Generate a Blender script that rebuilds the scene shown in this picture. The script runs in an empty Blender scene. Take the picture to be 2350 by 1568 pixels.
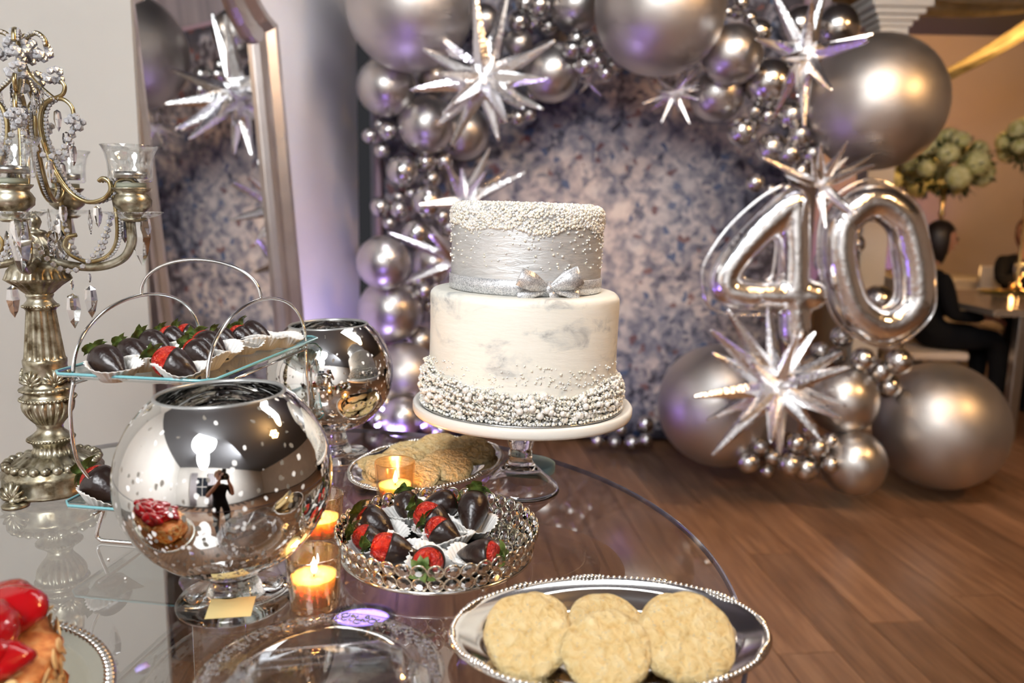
import bpy, bmesh, math, random
import numpy as np
from mathutils import Vector, Matrix

random.seed(7); rng = np.random.default_rng(7)
S = bpy.context.scene
COL = S.collection
PI = math.pi; TAU = 2 * PI
def rad(a): return math.radians(a)

# ------------------------------------------------------------------ camera
FW, FH = 2350, 1568
FPX = 28 / 36 * FW
PITCH, ROLL, CAMZ = rad(9.5), rad(1.0), 1.30
_f = Vector((0, math.cos(PITCH), -math.sin(PITCH))); _u0 = Vector((0, math.sin(PITCH), math.cos(PITCH))); _r0 = Vector((1, 0, 0))
_r = math.cos(ROLL) * _r0 + math.sin(ROLL) * _u0
_u = -math.sin(ROLL) * _r0 + math.cos(ROLL) * _u0
CAMP = Vector((0, 0, CAMZ))
cam = bpy.data.cameras.new('camera'); cam.lens = 28; cam.sensor_width = 36; cam.clip_start = 0.02; cam.clip_end = 60
cam.dof.use_dof = True; cam.dof.focus_distance = 1.03; cam.dof.aperture_fstop = 3.6
co = bpy.data.objects.new('camera', cam); COL.objects.link(co)
co.matrix_world = Matrix(((_r.x, _u.x, -_f.x, 0), (_r.y, _u.y, -_f.y, 0), (_r.z, _u.z, -_f.z, CAMZ), (0, 0, 0, 1)))
S.camera = co
def ray(x, y): return _f + _r * ((x - FW / 2) / FPX) + _u * ((FH / 2 - y) / FPX)
def onz(x, y, z):                      # point of a horizontal plane seen at a pixel
    d = ray(x, y); return CAMP + d * ((z - CAMZ) / d.z)
def ony(x, y, Y):                      # point of the upright plane at distance Y seen at a pixel
    d = ray(x, y); return CAMP + d * (Y / d.y)
def zat(y, Y, x=1200): return ony(x, y, Y).z
def mpp(P): return (Vector(P) - CAMP).dot(_f) / FPX     # metres per pixel at a point

# ------------------------------------------------------------------ world, lights, exposure
w = bpy.data.worlds.new('world'); S.world = w; w.use_nodes = True
w.node_tree.nodes['Background'].inputs[0].default_value = (0.5, 0.5, 0.55, 1)
w.node_tree.nodes['Background'].inputs[1].default_value = 0.05
S.view_settings.view_transform = 'Standard'; S.view_settings.look = 'None'
S.view_settings.exposure = 0.28; S.view_settings.gamma = 1.0; S.view_settings.use_curve_mapping = False
S.cycles.max_bounces = 9; S.cycles.transmission_bounces = 8; S.cycles.glossy_bounces = 5; S.cycles.diffuse_bounces = 2
S.cycles.transparent_max_bounces = 12; S.cycles.sample_clamp_indirect = 5.0; S.cycles.caustics_refractive = False; S.cycles.caustics_reflective = False
S.cycles.use_adaptive_sampling = True; S.cycles.adaptive_threshold = 0.11; S.cycles.adaptive_min_samples = 14
S.cycles.use_denoising = True

def light(name, kind, loc, target, power, color, size=0.5, size_y=None, spot=60, blend=0.5):
    l = bpy.data.lights.new(name, kind); l.energy = power; l.color = color
    if kind == 'AREA':
        l.size = size; l.shape = 'DISK'
        if size_y: l.shape = 'RECTANGLE'; l.size_y = size_y
    elif kind == 'SPOT':
        l.spot_size = rad(spot); l.spot_blend = blend; l.shadow_soft_size = size
    else: l.shadow_soft_size = size
    o = bpy.data.objects.new(name, l); COL.objects.link(o); o.location = loc
    if target is not None:
        o.rotation_euler = (Vector(target) - Vector(loc)).to_track_quat('-Z', 'Y').to_euler()
    return o
light('ceiling_bounce_light', 'AREA', (-0.55, -0.75, 2.9), (0.25, 1.7, 0.95), 43, (0.965, 0.985, 1.0), 1.0)
light('far_bounce_light', 'AREA', (0.6, 1.9, 3.05), (0.3, 4.0, 0.9), 44, (0.965, 0.985, 1.0), 1.7)
light('hall_ceiling_light', 'AREA', (1.5, 1.7, 3.0), (1.2, 3.2, 0.4), 12, (1.0, 0.62, 0.32), 0.6)
light('added_rear_fill', 'AREA', (1.2, -1.0, 2.6), (-0.6, -3.6, 1.5), 150, (0.97, 0.98, 1.0), 1.6)  # fill lamp added to brighten the rear walls mirrored in foil and bowls
light('added_left_fill', 'AREA', (-0.6, -1.6, 2.7), (-2.75, -0.6, 1.4), 60, (0.97, 0.98, 1.0), 1.2)  # second added fill, lifts the left wall for the bowl reflections
light('warm_hall_spot', 'SPOT', (3.2, 1.4, 2.75), (1.6, 3.9, 0.7), 105, (1.0, 0.55, 0.22), 0.12, spot=75, blend=0.8)
light('warm_room_wash', 'AREA', (3.6, 6.0, 2.9), (3.6, 8.6, 1.6), 62, (1.0, 0.56, 0.22), 1.2)
light('violet_uplight_beam', 'SPOT', (-0.42, 2.12, 0.16), (-0.15, 4.2, 1.6), 13, (0.33, 0.2, 1.0), 0.09, spot=110, blend=0.7)
light('violet_corner_beam', 'SPOT', (-0.60, 3.50, 0.16), (-0.80, 4.0, 1.6), 26, (0.56, 0.44, 1.0), 0.06, spot=150, blend=0.8)
light('violet_floor_spill', 'POINT', (-0.50, 3.42, 0.20), None, 3.4, (0.35, 0.2, 1.0), 0.06)
light('added_alcove_fill', 'SPOT', (-0.15, 3.0, 3.0), (-1.0, 3.75, 1.25), 42, (0.95, 0.90, 1.0), 0.15, spot=58, blend=0.9)  # added fill lamp without a fixture, brightens the dull alcove wall
light('violet_far_beam', 'SPOT', (3.9, 7.9, 0.2), (3.7, 8.6, 1.1), 30, (0.4, 0.25, 1.0), 0.1, spot=100, blend=0.9)

# ------------------------------------------------------------------ materials
MATS = {}
def nodes(m): return m.node_tree.nodes, m.node_tree.links
def pmat(name, col, rough=0.5, metal=0.0, **k):
    if name in MATS: return MATS[name]
    m = bpy.data.materials.new(name); m.use_nodes = True
    b = m.node_tree.nodes['Principled BSDF']
    b.inputs['Base Color'].default_value = (*col, 1); b.inputs['Roughness'].default_value = rough; b.inputs['Metallic'].default_value = metal
    for kk, v in k.items():
        nm = {'trans': 'Transmission Weight', 'ior': 'IOR', 'coat': 'Coat Weight', 'sss': 'Subsurface Weight', 'sssr': 'Subsurface Radius', 'ssss': 'Subsurface Scale',
              'emit': 'Emission Color', 'emits': 'Emission Strength', 'spec': 'Specular IOR Level', 'sheen': 'Sheen Weight', 'coatr': 'Coat Roughness', 'alpha': 'Alpha', 'aniso': 'Anisotropic'}[kk]
        if isinstance(v, tuple) and len(v) == 3 and nm != 'Subsurface Radius': v = (*v, 1)
        b.inputs[nm].default_value = v
    MATS[name] = m; return m
def tex_coord(m, kind='Object', scale=(1, 1, 1), rot=(0, 0, 0)):
    n, l = nodes(m); tc = n.new('ShaderNodeTexCoord'); mp = n.new('ShaderNodeMapping')
    mp.inputs['Scale'].default_value = scale; mp.inputs['Rotation'].default_value = rot
    l.new(tc.outputs[kind], mp.inputs['Vector']); return mp.outputs['Vector']
def noise(m, vec, scale, detail=3, rough=0.55, dist=0.0):
    n, l = nodes(m); t = n.new('ShaderNodeTexNoise'); t.inputs['Scale'].default_value = scale; t.inputs['Detail'].default_value = detail
    t.inputs['Roughness'].default_value = rough; t.inputs['Distortion'].default_value = dist; l.new(vec, t.inputs['Vector']); return t
def ramp(m, fac, stops, interp='LINEAR'):
    n, l = nodes(m); r = n.new('ShaderNodeValToRGB'); r.color_ramp.interpolation = interp
    e = r.color_ramp.elements
    while len(e) < len(stops): e.new(0.5)
    for i, (p, c) in enumerate(stops):
        e[i].position = p; e[i].color = (*c, 1) if len(c) == 3 else c
    l.new(fac, r.inputs['Fac']); return r
def bump(m, h, strength=0.3, dist=0.01):
    n, l = nodes(m); b = n.new('ShaderNodeBump'); b.inputs['Strength'].default_value = strength; b.inputs['Distance'].default_value = dist
    l.new(h, b.inputs['Height']); l.new(b.outputs['Normal'], n['Principled BSDF'].inputs['Normal']); return b
def color_noise(m, stops, scale, detail=3, sc=(1, 1, 1), bumps=0, bd=0.002, rough=None, dist=0.0, kind='Object'):
    n, l = nodes(m); v = tex_coord(m, kind, sc); t = noise(m, v, scale, detail, dist=dist)
    r = ramp(m, t.outputs['Fac'], stops); l.new(r.outputs['Color'], n['Principled BSDF'].inputs['Base Color'])
    if rough:
        rr = ramp(m, t.outputs['Fac'], [(0.3, (rough[0],) * 3), (0.7, (rough[1],) * 3)]); l.new(rr.outputs['Color'], n['Principled BSDF'].inputs['Roughness'])
    if bumps: bump(m, t.outputs['Fac'], bumps, bd)
    return m
def thin_glass(name, tint, base_refl=1.0, ior=1.5, rough=0.0, gloss=(1, 1, 1), speck=None, boost=0.0):
    """clear sheet material: tinted see-through plus fresnel mirror reflection"""
    if name in MATS: return MATS[name]
    m = bpy.data.materials.new(name); m.use_nodes = True; n, l = nodes(m); n.remove(n['Principled BSDF'])
    t = n.new('ShaderNodeBsdfTransparent'); t.inputs[0].default_value = (*tint, 1)
    g = n.new('ShaderNodeBsdfGlossy'); g.inputs['Roughness'].default_value = rough; g.inputs['Color'].default_value = (*gloss, 1)
    geo = n.new('ShaderNodeNewGeometry'); dt = n.new('ShaderNodeVectorMath'); dt.operation = 'DOT_PRODUCT'; l.new(geo.outputs['Normal'], dt.inputs[0]); l.new(geo.outputs['Incoming'], dt.inputs[1])
    ab = n.new('ShaderNodeMath'); ab.operation = 'ABSOLUTE'; l.new(dt.outputs['Value'], ab.inputs[0])
    om = n.new('ShaderNodeMath'); om.operation = 'SUBTRACT'; om.inputs[0].default_value = 1.0; om.use_clamp = True; l.new(ab.outputs[0], om.inputs[1])
    pw = n.new('ShaderNodeMath'); pw.operation = 'POWER'; pw.inputs[1].default_value = 5.0; l.new(om.outputs[0], pw.inputs[0])
    R0 = ((ior - 1) / (ior + 1)) ** 2; R0 = 2 * R0 / (1 + R0)          # both faces of the sheet
    ma = n.new('ShaderNodeMath'); ma.operation = 'MULTIPLY_ADD'; ma.use_clamp = True
    ma.inputs[1].default_value = (1 - R0) * base_refl; ma.inputs[2].default_value = R0 * base_refl + boost; l.new(pw.outputs[0], ma.inputs[0])
    mx = n.new('ShaderNodeMixShader'); l.new(ma.outputs[0], mx.inputs[0]); l.new(t.outputs[0], mx.inputs[1]); l.new(g.outputs[0], mx.inputs[2])
    l.new(mx.outputs[0], n['Material Output'].inputs[0]); MATS[name] = m; return m

M_wall = color_noise(pmat('painted_wall', (0.62, 0.60, 0.56), 0.75), [(0.3, (0.44, 0.425, 0.395)), (0.7, (0.50, 0.48, 0.445))], 1.6, 4)
M_wall_brightened = color_noise(pmat('brightened_cream_wall', (0.7, 0.68, 0.63), 0.75), [(0.3, (0.79, 0.77, 0.74)), (0.7, (0.86, 0.845, 0.81))], 1.6, 4)  # wall paint in a lighter cream copy, making up for missing light
M_wall_room = color_noise(pmat('warm_wall', (0.60, 0.47, 0.36), 0.8), [(0.3, (0.56, 0.44, 0.33)), (0.7, (0.64, 0.50, 0.39))], 1.1, 3)
M_wall_back = color_noise(pmat('mauve_curtain', (0.30, 0.27, 0.31), 0.85), [(0.35, (0.24, 0.215, 0.25)), (0.65, (0.36, 0.32, 0.36))], 3, 2, (6, 1, 0.4))
M_ceil = pmat('dark_ceiling', (0.15, 0.155, 0.17), 0.8)
M_drape = color_noise(pmat('sheer_drape', (0.62, 0.54, 0.42), 0.7), [(0.35, (0.50, 0.43, 0.32)), (0.65, (0.70, 0.62, 0.48))], 9, 2, (1, 1, 0.2))
M_white = pmat('white_paint', (0.80, 0.78, 0.74), 0.45)
M_gold_drape = color_noise(pmat('gold_drape', (0.75, 0.62, 0.22), 0.5), [(0.35, (0.12, 0.095, 0.04)), (0.65, (0.22, 0.185, 0.09))], 6, 2, (1, 4, 1))

M_chrome = pmat('chrome_balloon', (0.62, 0.605, 0.59), 0.2, 1.0)
M_satin = pmat('satin_balloon', (0.60, 0.575, 0.55), 0.30, 1.0)
M_pearl_b = pmat('brushed_balloon', (0.56, 0.53, 0.50), 0.36, 1.0)
for mm in (M_satin, M_pearl_b):
    n, l = nodes(mm); v = tex_coord(mm); t = noise(mm, v, 3, 3); k0 = 0.30 if mm is M_satin else 0.40; r = ramp(mm, t.outputs['Fac'], [(0.3, (k0,) * 3), (0.7, (k0 + 0.09,) * 3)]); l.new(r.outputs['Color'], n['Principled BSDF'].inputs['Roughness'])
M_foil = pmat('silver_foil', (0.95, 0.95, 0.96), 0.17, 1.0)
_n, _l = nodes(M_foil); _t = noise(M_foil, tex_coord(M_foil), 26, 2); bump(M_foil, _t.outputs['Fac'], 0.25, 0.01)
M_silver = pmat('polished_silver', (0.84, 0.82, 0.79), 0.10, 1.0)
M_wire = pmat('chrome_wire', (0.80, 0.80, 0.80), 0.12, 1.0)
M_frame = color_noise(pmat('champagne_frame', (0.52, 0.44, 0.40), 0.32, 0.85), [(0.35, (0.54, 0.48, 0.45)), (0.65, (0.68, 0.62, 0.58))], 5, 3)
M_mirror = pmat('mirror_glass', (0.86, 0.87, 0.86), 0.0, 1.0)
M_antique = color_noise(pmat('antique_silver', (0.50, 0.46, 0.36), 0.34, 0.9), [(0.34, (0.11, 0.08, 0.04)), (0.5, (0.36, 0.32, 0.225)), (0.70, (0.60, 0.57, 0.46))], 55, 5, bumps=0.25, bd=0.0008)
M_bronze = color_noise(pmat('bronze_tube', (0.42, 0.31, 0.14), 0.28, 1.0), [(0.3, (0.27, 0.17, 0.06)), (0.55, (0.47, 0.38, 0.20)), (0.75, (0.62, 0.56, 0.40))], 40, 3)
M_bead = pmat('sparkling_bead', (0.97, 0.97, 1.0), 0.06, 0.0, trans=0.6, ior=1.55, coat=0.6)
M_glass = pmat('clear_glass', (1, 1, 1), 0.0, 0.0, trans=1.0, ior=1.5)
M_crystal = pmat('cut_crystal', (0.98, 0.98, 1.0), 0.0, 0.0, trans=1.0, ior=1.5)
M_thin = thin_glass('thin_clear_glass', (0.97, 0.98, 0.98), 1.1, 1.5, boost=0.02)
M_plastic = thin_glass('clear_plastic', (0.93, 0.94, 0.95), 1.25, 1.55, rough=0.03, boost=0.03)
M_plate_glass = thin_glass('frosted_tray_glass', (0.86, 0.93, 0.93), 1.4, 1.5, rough=0.06, boost=0.06)
M_teal = pmat('teal_glass_edge', (0.18, 0.46, 0.50), 0.12, 0.0, spec=0.8)
M_table = thin_glass('table_glass', (0.84, 0.86, 0.86), 1.2, 1.5, boost=0.05, gloss=(0.93, 0.95, 0.95))
M_table_edge = pmat('glass_edge', (0.22, 0.225, 0.33), 0.08, 0.0, spec=1.0)
M_amber = thin_glass('warm_votive_glass', (1.0, 0.90, 0.75), 1.3, 1.5, boost=0.10, gloss=(1, 0.93, 0.85))
M_wax = pmat('candle_wax', (1.0, 0.68, 0.42), 0.45, sss=1.0, sssr=(1.0, 0.55, 0.25), ssss=0.03)
M_flame = pmat('flame', (1, 0.8, 0.4), 0.5, emit=(1.0, 0.60, 0.20), emits=28)
M_wick = pmat('wick', (0.03, 0.02, 0.02), 0.9)
M_choc = pmat('dark_chocolate', (0.017, 0.0075, 0.006), 0.32, coat=0.2, coatr=0.22)
_n, _l = nodes(M_choc); bump(M_choc, noise(M_choc, tex_coord(M_choc), 5, 2).outputs['Fac'], 0.12, 0.02)
M_berry = color_noise(pmat('strawberry_red', (0.72, 0.03, 0.01), 0.3), [(0.35, (0.36, 0.006, 0.004)), (0.6, (0.58, 0.026, 0.008)), (0.78, (0.80, 0.20, 0.06))], 9, 3, bumps=0.5, bd=0.06)
M_leaf = color_noise(pmat('strawberry_leaf', (0.10, 0.20, 0.03), 0.5), [(0.3, (0.045, 0.09, 0.015)), (0.7, (0.15, 0.22, 0.05))], 8, 2)
M_paper = pmat('white_paper_cup', (0.86, 0.84, 0.80), 0.75)
M_cookie = color_noise(pmat('sugar_cookie', (0.80, 0.58, 0.25), 0.7), [(0.22, (0.66, 0.40, 0.13)), (0.42, (0.84, 0.61, 0.27)), (0.75, (0.93, 0.76, 0.43))], 4.6, 8, bumps=0.6, bd=0.06, dist=0.5)
M_sugar = pmat('sugar_grain', (0.95, 0.90, 0.78), 0.2, trans=0.35)
M_fondant = pmat('ivory_icing', (0.86, 0.83, 0.74), 0.45)
M_silver_icing = pmat('silver_icing', (0.66, 0.66, 0.65), 0.40, 0.45)
M_glitter = pmat('glitter_ribbon', (0.70, 0.71, 0.72), 0.34, 0.6)
M_dragee = pmat('champagne_sugar_pearl', (0.88, 0.83, 0.70), 0.18, 0.2, coat=0.5)
M_dragee2 = pmat('silver_sugar_pearl', (0.92, 0.91, 0.88), 0.14, 0.4, coat=0.4)
M_pearl = pmat('white_pearl', (0.90, 0.87, 0.81), 0.16, 0.15, coat=0.8)
M_board = pmat('silver_foil_board', (0.62, 0.63, 0.63), 0.22, 1.0)
M_ivory = pmat('ivory_ceramic', (0.85, 0.82, 0.75), 0.3, coat=0.2)
M_bluewax = pmat('pale_blue_wax', (0.36, 0.56, 0.60), 0.45)
M_tape = pmat('yellow_paper', (0.66, 0.56, 0.26), 0.7)
M_jelly = pmat('red_fruit_glaze', (0.36, 0.002, 0.005), 0.14, coat=0.3)
M_sponge = color_noise(pmat('cake_crumb', (0.72, 0.30, 0.10), 0.65), [(0.3, (0.52, 0.13, 0.04)), (0.5, (0.76, 0.30, 0.09)), (0.75, (0.90, 0.58, 0.28))], 80, 4, bumps=0.8, bd=0.003)
M_almond = color_noise(pmat('almond_flake', (0.88, 0.63, 0.28), 0.55), [(0.3, (0.76, 0.46, 0.14)), (0.7, (0.93, 0.74, 0.42))], 60, 2)
M_black = pmat('black_cloth', (0.006, 0.006, 0.007), 0.9, spec=0.2)
M_skin = pmat('skin', (0.50, 0.25, 0.16), 0.5)
M_hair = pmat('dark_hair', (0.012, 0.008, 0.007), 0.45)
M_hair2 = pmat('auburn_hair', (0.11, 0.035, 0.018), 0.45)
M_fair = pmat('fair_hair', (0.42, 0.30, 0.18), 0.5)
M_flower = color_noise(pmat('cream_petals', (0.82, 0.78, 0.50), 0.6), [(0.35, (0.55, 0.52, 0.16)), (0.65, (0.85, 0.80, 0.45))], 30, 2)
M_green = color_noise(pmat('dark_foliage', (0.05, 0.10, 0.03), 0.55), [(0.35, (0.010, 0.025, 0.006)), (0.65, (0.05, 0.09, 0.025))], 20, 2)
M_gold = pmat('gold_metal', (0.80, 0.52, 0.20), 0.25, 1.0)
M_steel = pmat('brushed_steel', (0.55, 0.53, 0.50), 0.28, 1.0)
M_plastic_black = pmat('black_plastic', (0.015, 0.015, 0.016), 0.35)
M_violet_lens = pmat('violet_lens', (0.3, 0.2, 1), 0.3, emit=(0.36, 0.22, 1.0), emits=4)
M_bulb = pmat('warm_bulb', (1, 0.7, 0.4), 0.3, emit=(1.0, 0.55, 0.18), emits=40)
M_cloth = pmat('tablecloth', (0.62, 0.54, 0.42), 0.8)

# glitter / icing detail
n, l = nodes(M_glitter); vo = n.new('ShaderNodeTexVoronoi'); vo.inputs['Scale'].default_value = 900; l.new(tex_coord(M_glitter), vo.inputs['Vector'])
r = ramp(M_glitter, vo.outputs['Color'], [(0.2, (0.45, 0.46, 0.48)), (0.5, (0.74, 0.75, 0.77)), (0.8, (0.98, 0.98, 0.99))]); l.new(r.outputs['Color'], n['Principled BSDF'].inputs['Base Color']); bump(M_glitter, vo.outputs['Color'], 0.9, 0.001)
n, l = nodes(M_silver_icing); v = tex_coord(M_silver_icing, 'Object', (6, 6, 30)); t = noise(M_silver_icing, v, 5, 5, 0.65, 0.8); bump(M_silver_icing, t.outputs['Fac'], 0.5, 0.003)
r = ramp(M_silver_icing, t.outputs['Fac'], [(0.3, (0.56, 0.56, 0.55)), (0.6, (0.70, 0.70, 0.69)), (0.8, (0.85, 0.85, 0.84))]); l.new(r.outputs['Color'], n['Principled BSDF'].inputs['Base Color'])
n, l = nodes(M_fondant); v = tex_coord(M_fondant, 'Object', (1, 1, 1.7)); t = noise(M_fondant, v, 17, 5, 0.62, 0.5)
r = ramp(M_fondant, t.outputs['Fac'], [(0.30, (0.42, 0.42, 0.40)), (0.385, (0.72, 0.71, 0.65)), (0.47, (0.86, 0.83, 0.735)), (0.8, (0.88, 0.85, 0.77))]); l.new(r.outputs['Color'], n['Principled BSDF'].inputs['Base Color'])
t2 = noise(M_fondant, tex_coord(M_fondant, 'Object', (5, 5, 24)), 6, 4); bump(M_fondant, t2.outputs['Fac'], 0.18, 0.003)

# printed flower backdrop
M_print = pmat('printed_backdrop', (0.4, 0.4, 0.45), 0.75)
n, l = nodes(M_print); v = tex_coord(M_print)
nz = noise(M_print, v, 7, 3, 0.6); va = n.new('ShaderNodeVectorMath'); va.operation = 'MULTIPLY_ADD'; va.inputs[1].default_value = (0.10, 0.10, 0.10)
l.new(nz.outputs['Color'], va.inputs[0]); l.new(v, va.inputs[2])
vo = n.new('ShaderNodeTexVoronoi'); vo.inputs['Scale'].default_value = 29; l.new(va.outputs[0], vo.inputs['Vector'])
sx = n.new('ShaderNodeSeparateColor'); l.new(vo.outputs['Color'], sx.inputs[0])
vo2 = n.new('ShaderNodeTexVoronoi'); vo2.inputs['Scale'].default_value = 9; l.new(va.outputs[0], vo2.inputs['Vector'])
big = noise(M_print, v, 1.5, 2)
sp = n.new('ShaderNodeVectorMath'); sp.operation = 'LENGTH'; so = n.new('ShaderNodeVectorMath'); so.operation = 'ADD'; so.inputs[1].default_value = (-0.12, 0, -1.12); l.new(v, so.inputs[0]); l.new(so.outputs[0], sp.inputs[0])
cmb = n.new('ShaderNodeMath'); cmb.operation = 'MULTIPLY_ADD'; cmb.inputs[1].default_value = -0.36; l.new(sp.outputs['Value'], cmb.inputs[0])
ad = n.new('ShaderNodeMath'); ad.operation = 'MULTIPLY_ADD'; ad.inputs[1].default_value = 0.55; ad.inputs[2].default_value = 0.27; l.new(big.outputs['Fac'], ad.inputs[0]); l.new(ad.outputs[0], cmb.inputs[2])
ad2 = n.new('ShaderNodeMath'); ad2.operation = 'MULTIPLY_ADD'; ad2.inputs[1].default_value = 0.36; l.new(sx.outputs[0], ad2.inputs[0])
fn = noise(M_print, v, 17, 7, 0.68, 0.4); fa = n.new('ShaderNodeMath'); fa.operation = 'MULTIPLY_ADD'; fa.inputs[1].default_value = 0.95; l.new(fn.outputs['Fac'], fa.inputs[0]); fs = n.new('ShaderNodeMath'); fs.operation = 'ADD'; fs.inputs[1].default_value = -0.34; l.new(cmb.outputs[0], fs.inputs[0]); l.new(fs.outputs[0], fa.inputs[2]); l.new(fa.outputs[0], ad2.inputs[2])
ad3 = n.new('ShaderNodeMath'); ad3.operation = 'MULTIPLY_ADD'; ad3.inputs[1].default_value = -0.45; l.new(vo2.outputs['Distance'], ad3.inputs[0]); l.new(ad2.outputs[0], ad3.inputs[2])
r = ramp(M_print, ad3.outputs[0], [(0.06, (0.05, 0.048, 0.065)), (0.20, (0.14, 0.14, 0.18)), (0.34, (0.27, 0.265, 0.31)), (0.48, (0.44, 0.40, 0.405)), (0.62, (0.64, 0.565, 0.53)), (0.85, (0.78, 0.70, 0.64))])
r2 = ramp(M_print, sx.outputs[1], [(0.0, (0.05, 0.11, 0.24)), (1.0, (0.20, 0.07, 0.06))], 'CONSTANT'); r2.color_ramp.elements[1].position = 0.5
gt = n.new('ShaderNodeMath'); gt.operation = 'GREATER_THAN'; gt.inputs[1].default_value = 0.93; l.new(sx.outputs[2], gt.inputs[0])
gm = n.new('ShaderNodeMath'); gm.operation = 'MULTIPLY'; gm.inputs[1].default_value = 0.75; l.new(gt.outputs[0], gm.inputs[0])
mx = n.new('ShaderNodeMix'); mx.data_type = 'RGBA'; l.new(gm.outputs[0], mx.inputs[0]); l.new(r.outputs['Color'], mx.inputs[6]); l.new(r2.outputs['Color'], mx.inputs[7]); l.new(mx.outputs[2], n['Principled BSDF'].inputs['Base Color'])

# mercury glass: mirror coating with flaked spots, denser low on the bowl
M_mercury = pmat('mercury_glass', (0.80, 0.79, 0.76), 0.035, 1.0)
n, l = nodes(M_mercury); v = tex_coord(M_mercury, 'Object', (1, 1, 0.75)); vo = n.new('ShaderNodeTexVoronoi'); vo.inputs['Scale'].default_value = 190
nz = noise(M_mercury, v, 60, 2); vd = n.new('ShaderNodeVectorMath'); vd.operation = 'MULTIPLY_ADD'; vd.inputs[1].default_value = (0.009, 0.009, 0.009); l.new(nz.outputs['Color'], vd.inputs[0]); l.new(v, vd.inputs[2]); l.new(vd.outputs[0], vo.inputs['Vector'])
th = n.new('ShaderNodeMath'); th.operation = 'LESS_THAN'; th.inputs[1].default_value = 0.40; l.new(vo.outputs['Distance'], th.inputs[0])
sc_ = n.new('ShaderNodeSeparateColor'); l.new(vo.outputs['Color'], sc_.inputs[0])
sepz = n.new('ShaderNodeSeparateXYZ'); tc = n.new('ShaderNodeTexCoord'); l.new(tc.outputs['Object'], sepz.inputs[0])
den = n.new('ShaderNodeMapRange'); den.inputs['From Min'].default_value = 0.06; den.inputs['From Max'].default_value = 0.19; den.inputs['To Min'].default_value = 0.42; den.inputs['To Max'].default_value = 0.88; l.new(sepz.outputs['Z'], den.inputs['Value'])
g2 = n.new('ShaderNodeMath'); g2.operation = 'GREATER_THAN'; l.new(sc_.outputs[0], g2.inputs[0]); l.new(den.outputs[0], g2.inputs[1])
fm = n.new('ShaderNodeMath'); fm.operation = 'MULTIPLY'; l.new(th.outputs[0], fm.inputs[0]); l.new(g2.outputs[0], fm.inputs[1])
rr = ramp(M_mercury, sc_.outputs[1], [(0.0, (0.20, 0.18, 0.15)), (0.45, (0.92, 0.92, 0.90))], 'CONSTANT')
mx = n.new('ShaderNodeMix'); mx.data_type = 'RGBA'; mx.inputs[6].default_value = (0.80, 0.79, 0.765, 1); l.new(fm.outputs[0], mx.inputs[0]); l.new(rr.outputs['Color'], mx.inputs[7]); l.new(mx.outputs[2], n['Principled BSDF'].inputs['Base Color'])
iv = n.new('ShaderNodeMath'); iv.operation = 'SUBTRACT'; iv.inputs[0].default_value = 1.0; l.new(fm.outputs[0], iv.inputs[1]); l.new(iv.outputs[0], n['Principled BSDF'].inputs['Metallic'])
ro = n.new('ShaderNodeMath'); ro.operation = 'MULTIPLY_ADD'; ro.inputs[1].default_value = 0.5; ro.inputs[2].default_value = 0.035; l.new(fm.outputs[0], ro.inputs[0]); l.new(ro.outputs[0], n['Principled BSDF'].inputs['Roughness'])

# wood planks
def plank_mat(name, a, b, c):
    m = pmat(name, a, 0.34, spec=0.5); n, l = nodes(m); oi = n.new('ShaderNodeObjectInfo')
    tc = n.new('ShaderNodeTexCoord'); ad = n.new('ShaderNodeVectorMath'); ad.operation = 'MULTIPLY_ADD'; ad.inputs[1].default_value = (0, 0, 0)
    mp = n.new('ShaderNodeMapping'); mp.inputs['Scale'].default_value = (1.2, 13, 1); l.new(tc.outputs['Object'], mp.inputs['Vector'])
    cx = n.new('ShaderNodeCombineXYZ'); mu = n.new('ShaderNodeMath'); mu.operation = 'MULTIPLY'; mu.inputs[1].default_value = 40; l.new(oi.outputs['Random'], mu.inputs[0]); l.new(mu.outputs[0], cx.inputs[0]); l.new(mu.outputs[0], cx.inputs[2]); l.new(cx.outputs[0], mp.inputs['Location'])
    t = noise(m, mp.outputs['Vector'], 2.6, 5, 0.6, 0.6)
    r = ramp(m, t.outputs['Fac'], [(0.25, a), (0.5, b), (0.75, c)])
    hv = n.new('ShaderNodeHueSaturation'); mr = n.new('ShaderNodeMapRange'); mr.inputs['To Min'].default_value = 0.72; mr.inputs['To Max'].default_value = 1.2; l.new(oi.outputs['Random'], mr.inputs['Value']); l.new(mr.outputs[0], hv.inputs['Value']); l.new(r.outputs['Color'], hv.inputs['Color'])
    l.new(hv.outputs['Color'], n['Principled BSDF'].inputs['Base Color']); bump(m, t.outputs['Fac'], 0.12, 0.002); return m
M_plank = plank_mat('brown_wood_plank', (0.125, 0.056, 0.028), (0.235, 0.118, 0.060), (0.36, 0.195, 0.105))
M_gap = pmat('dark_floor_gap', (0.03, 0.016, 0.01), 0.7)

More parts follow.
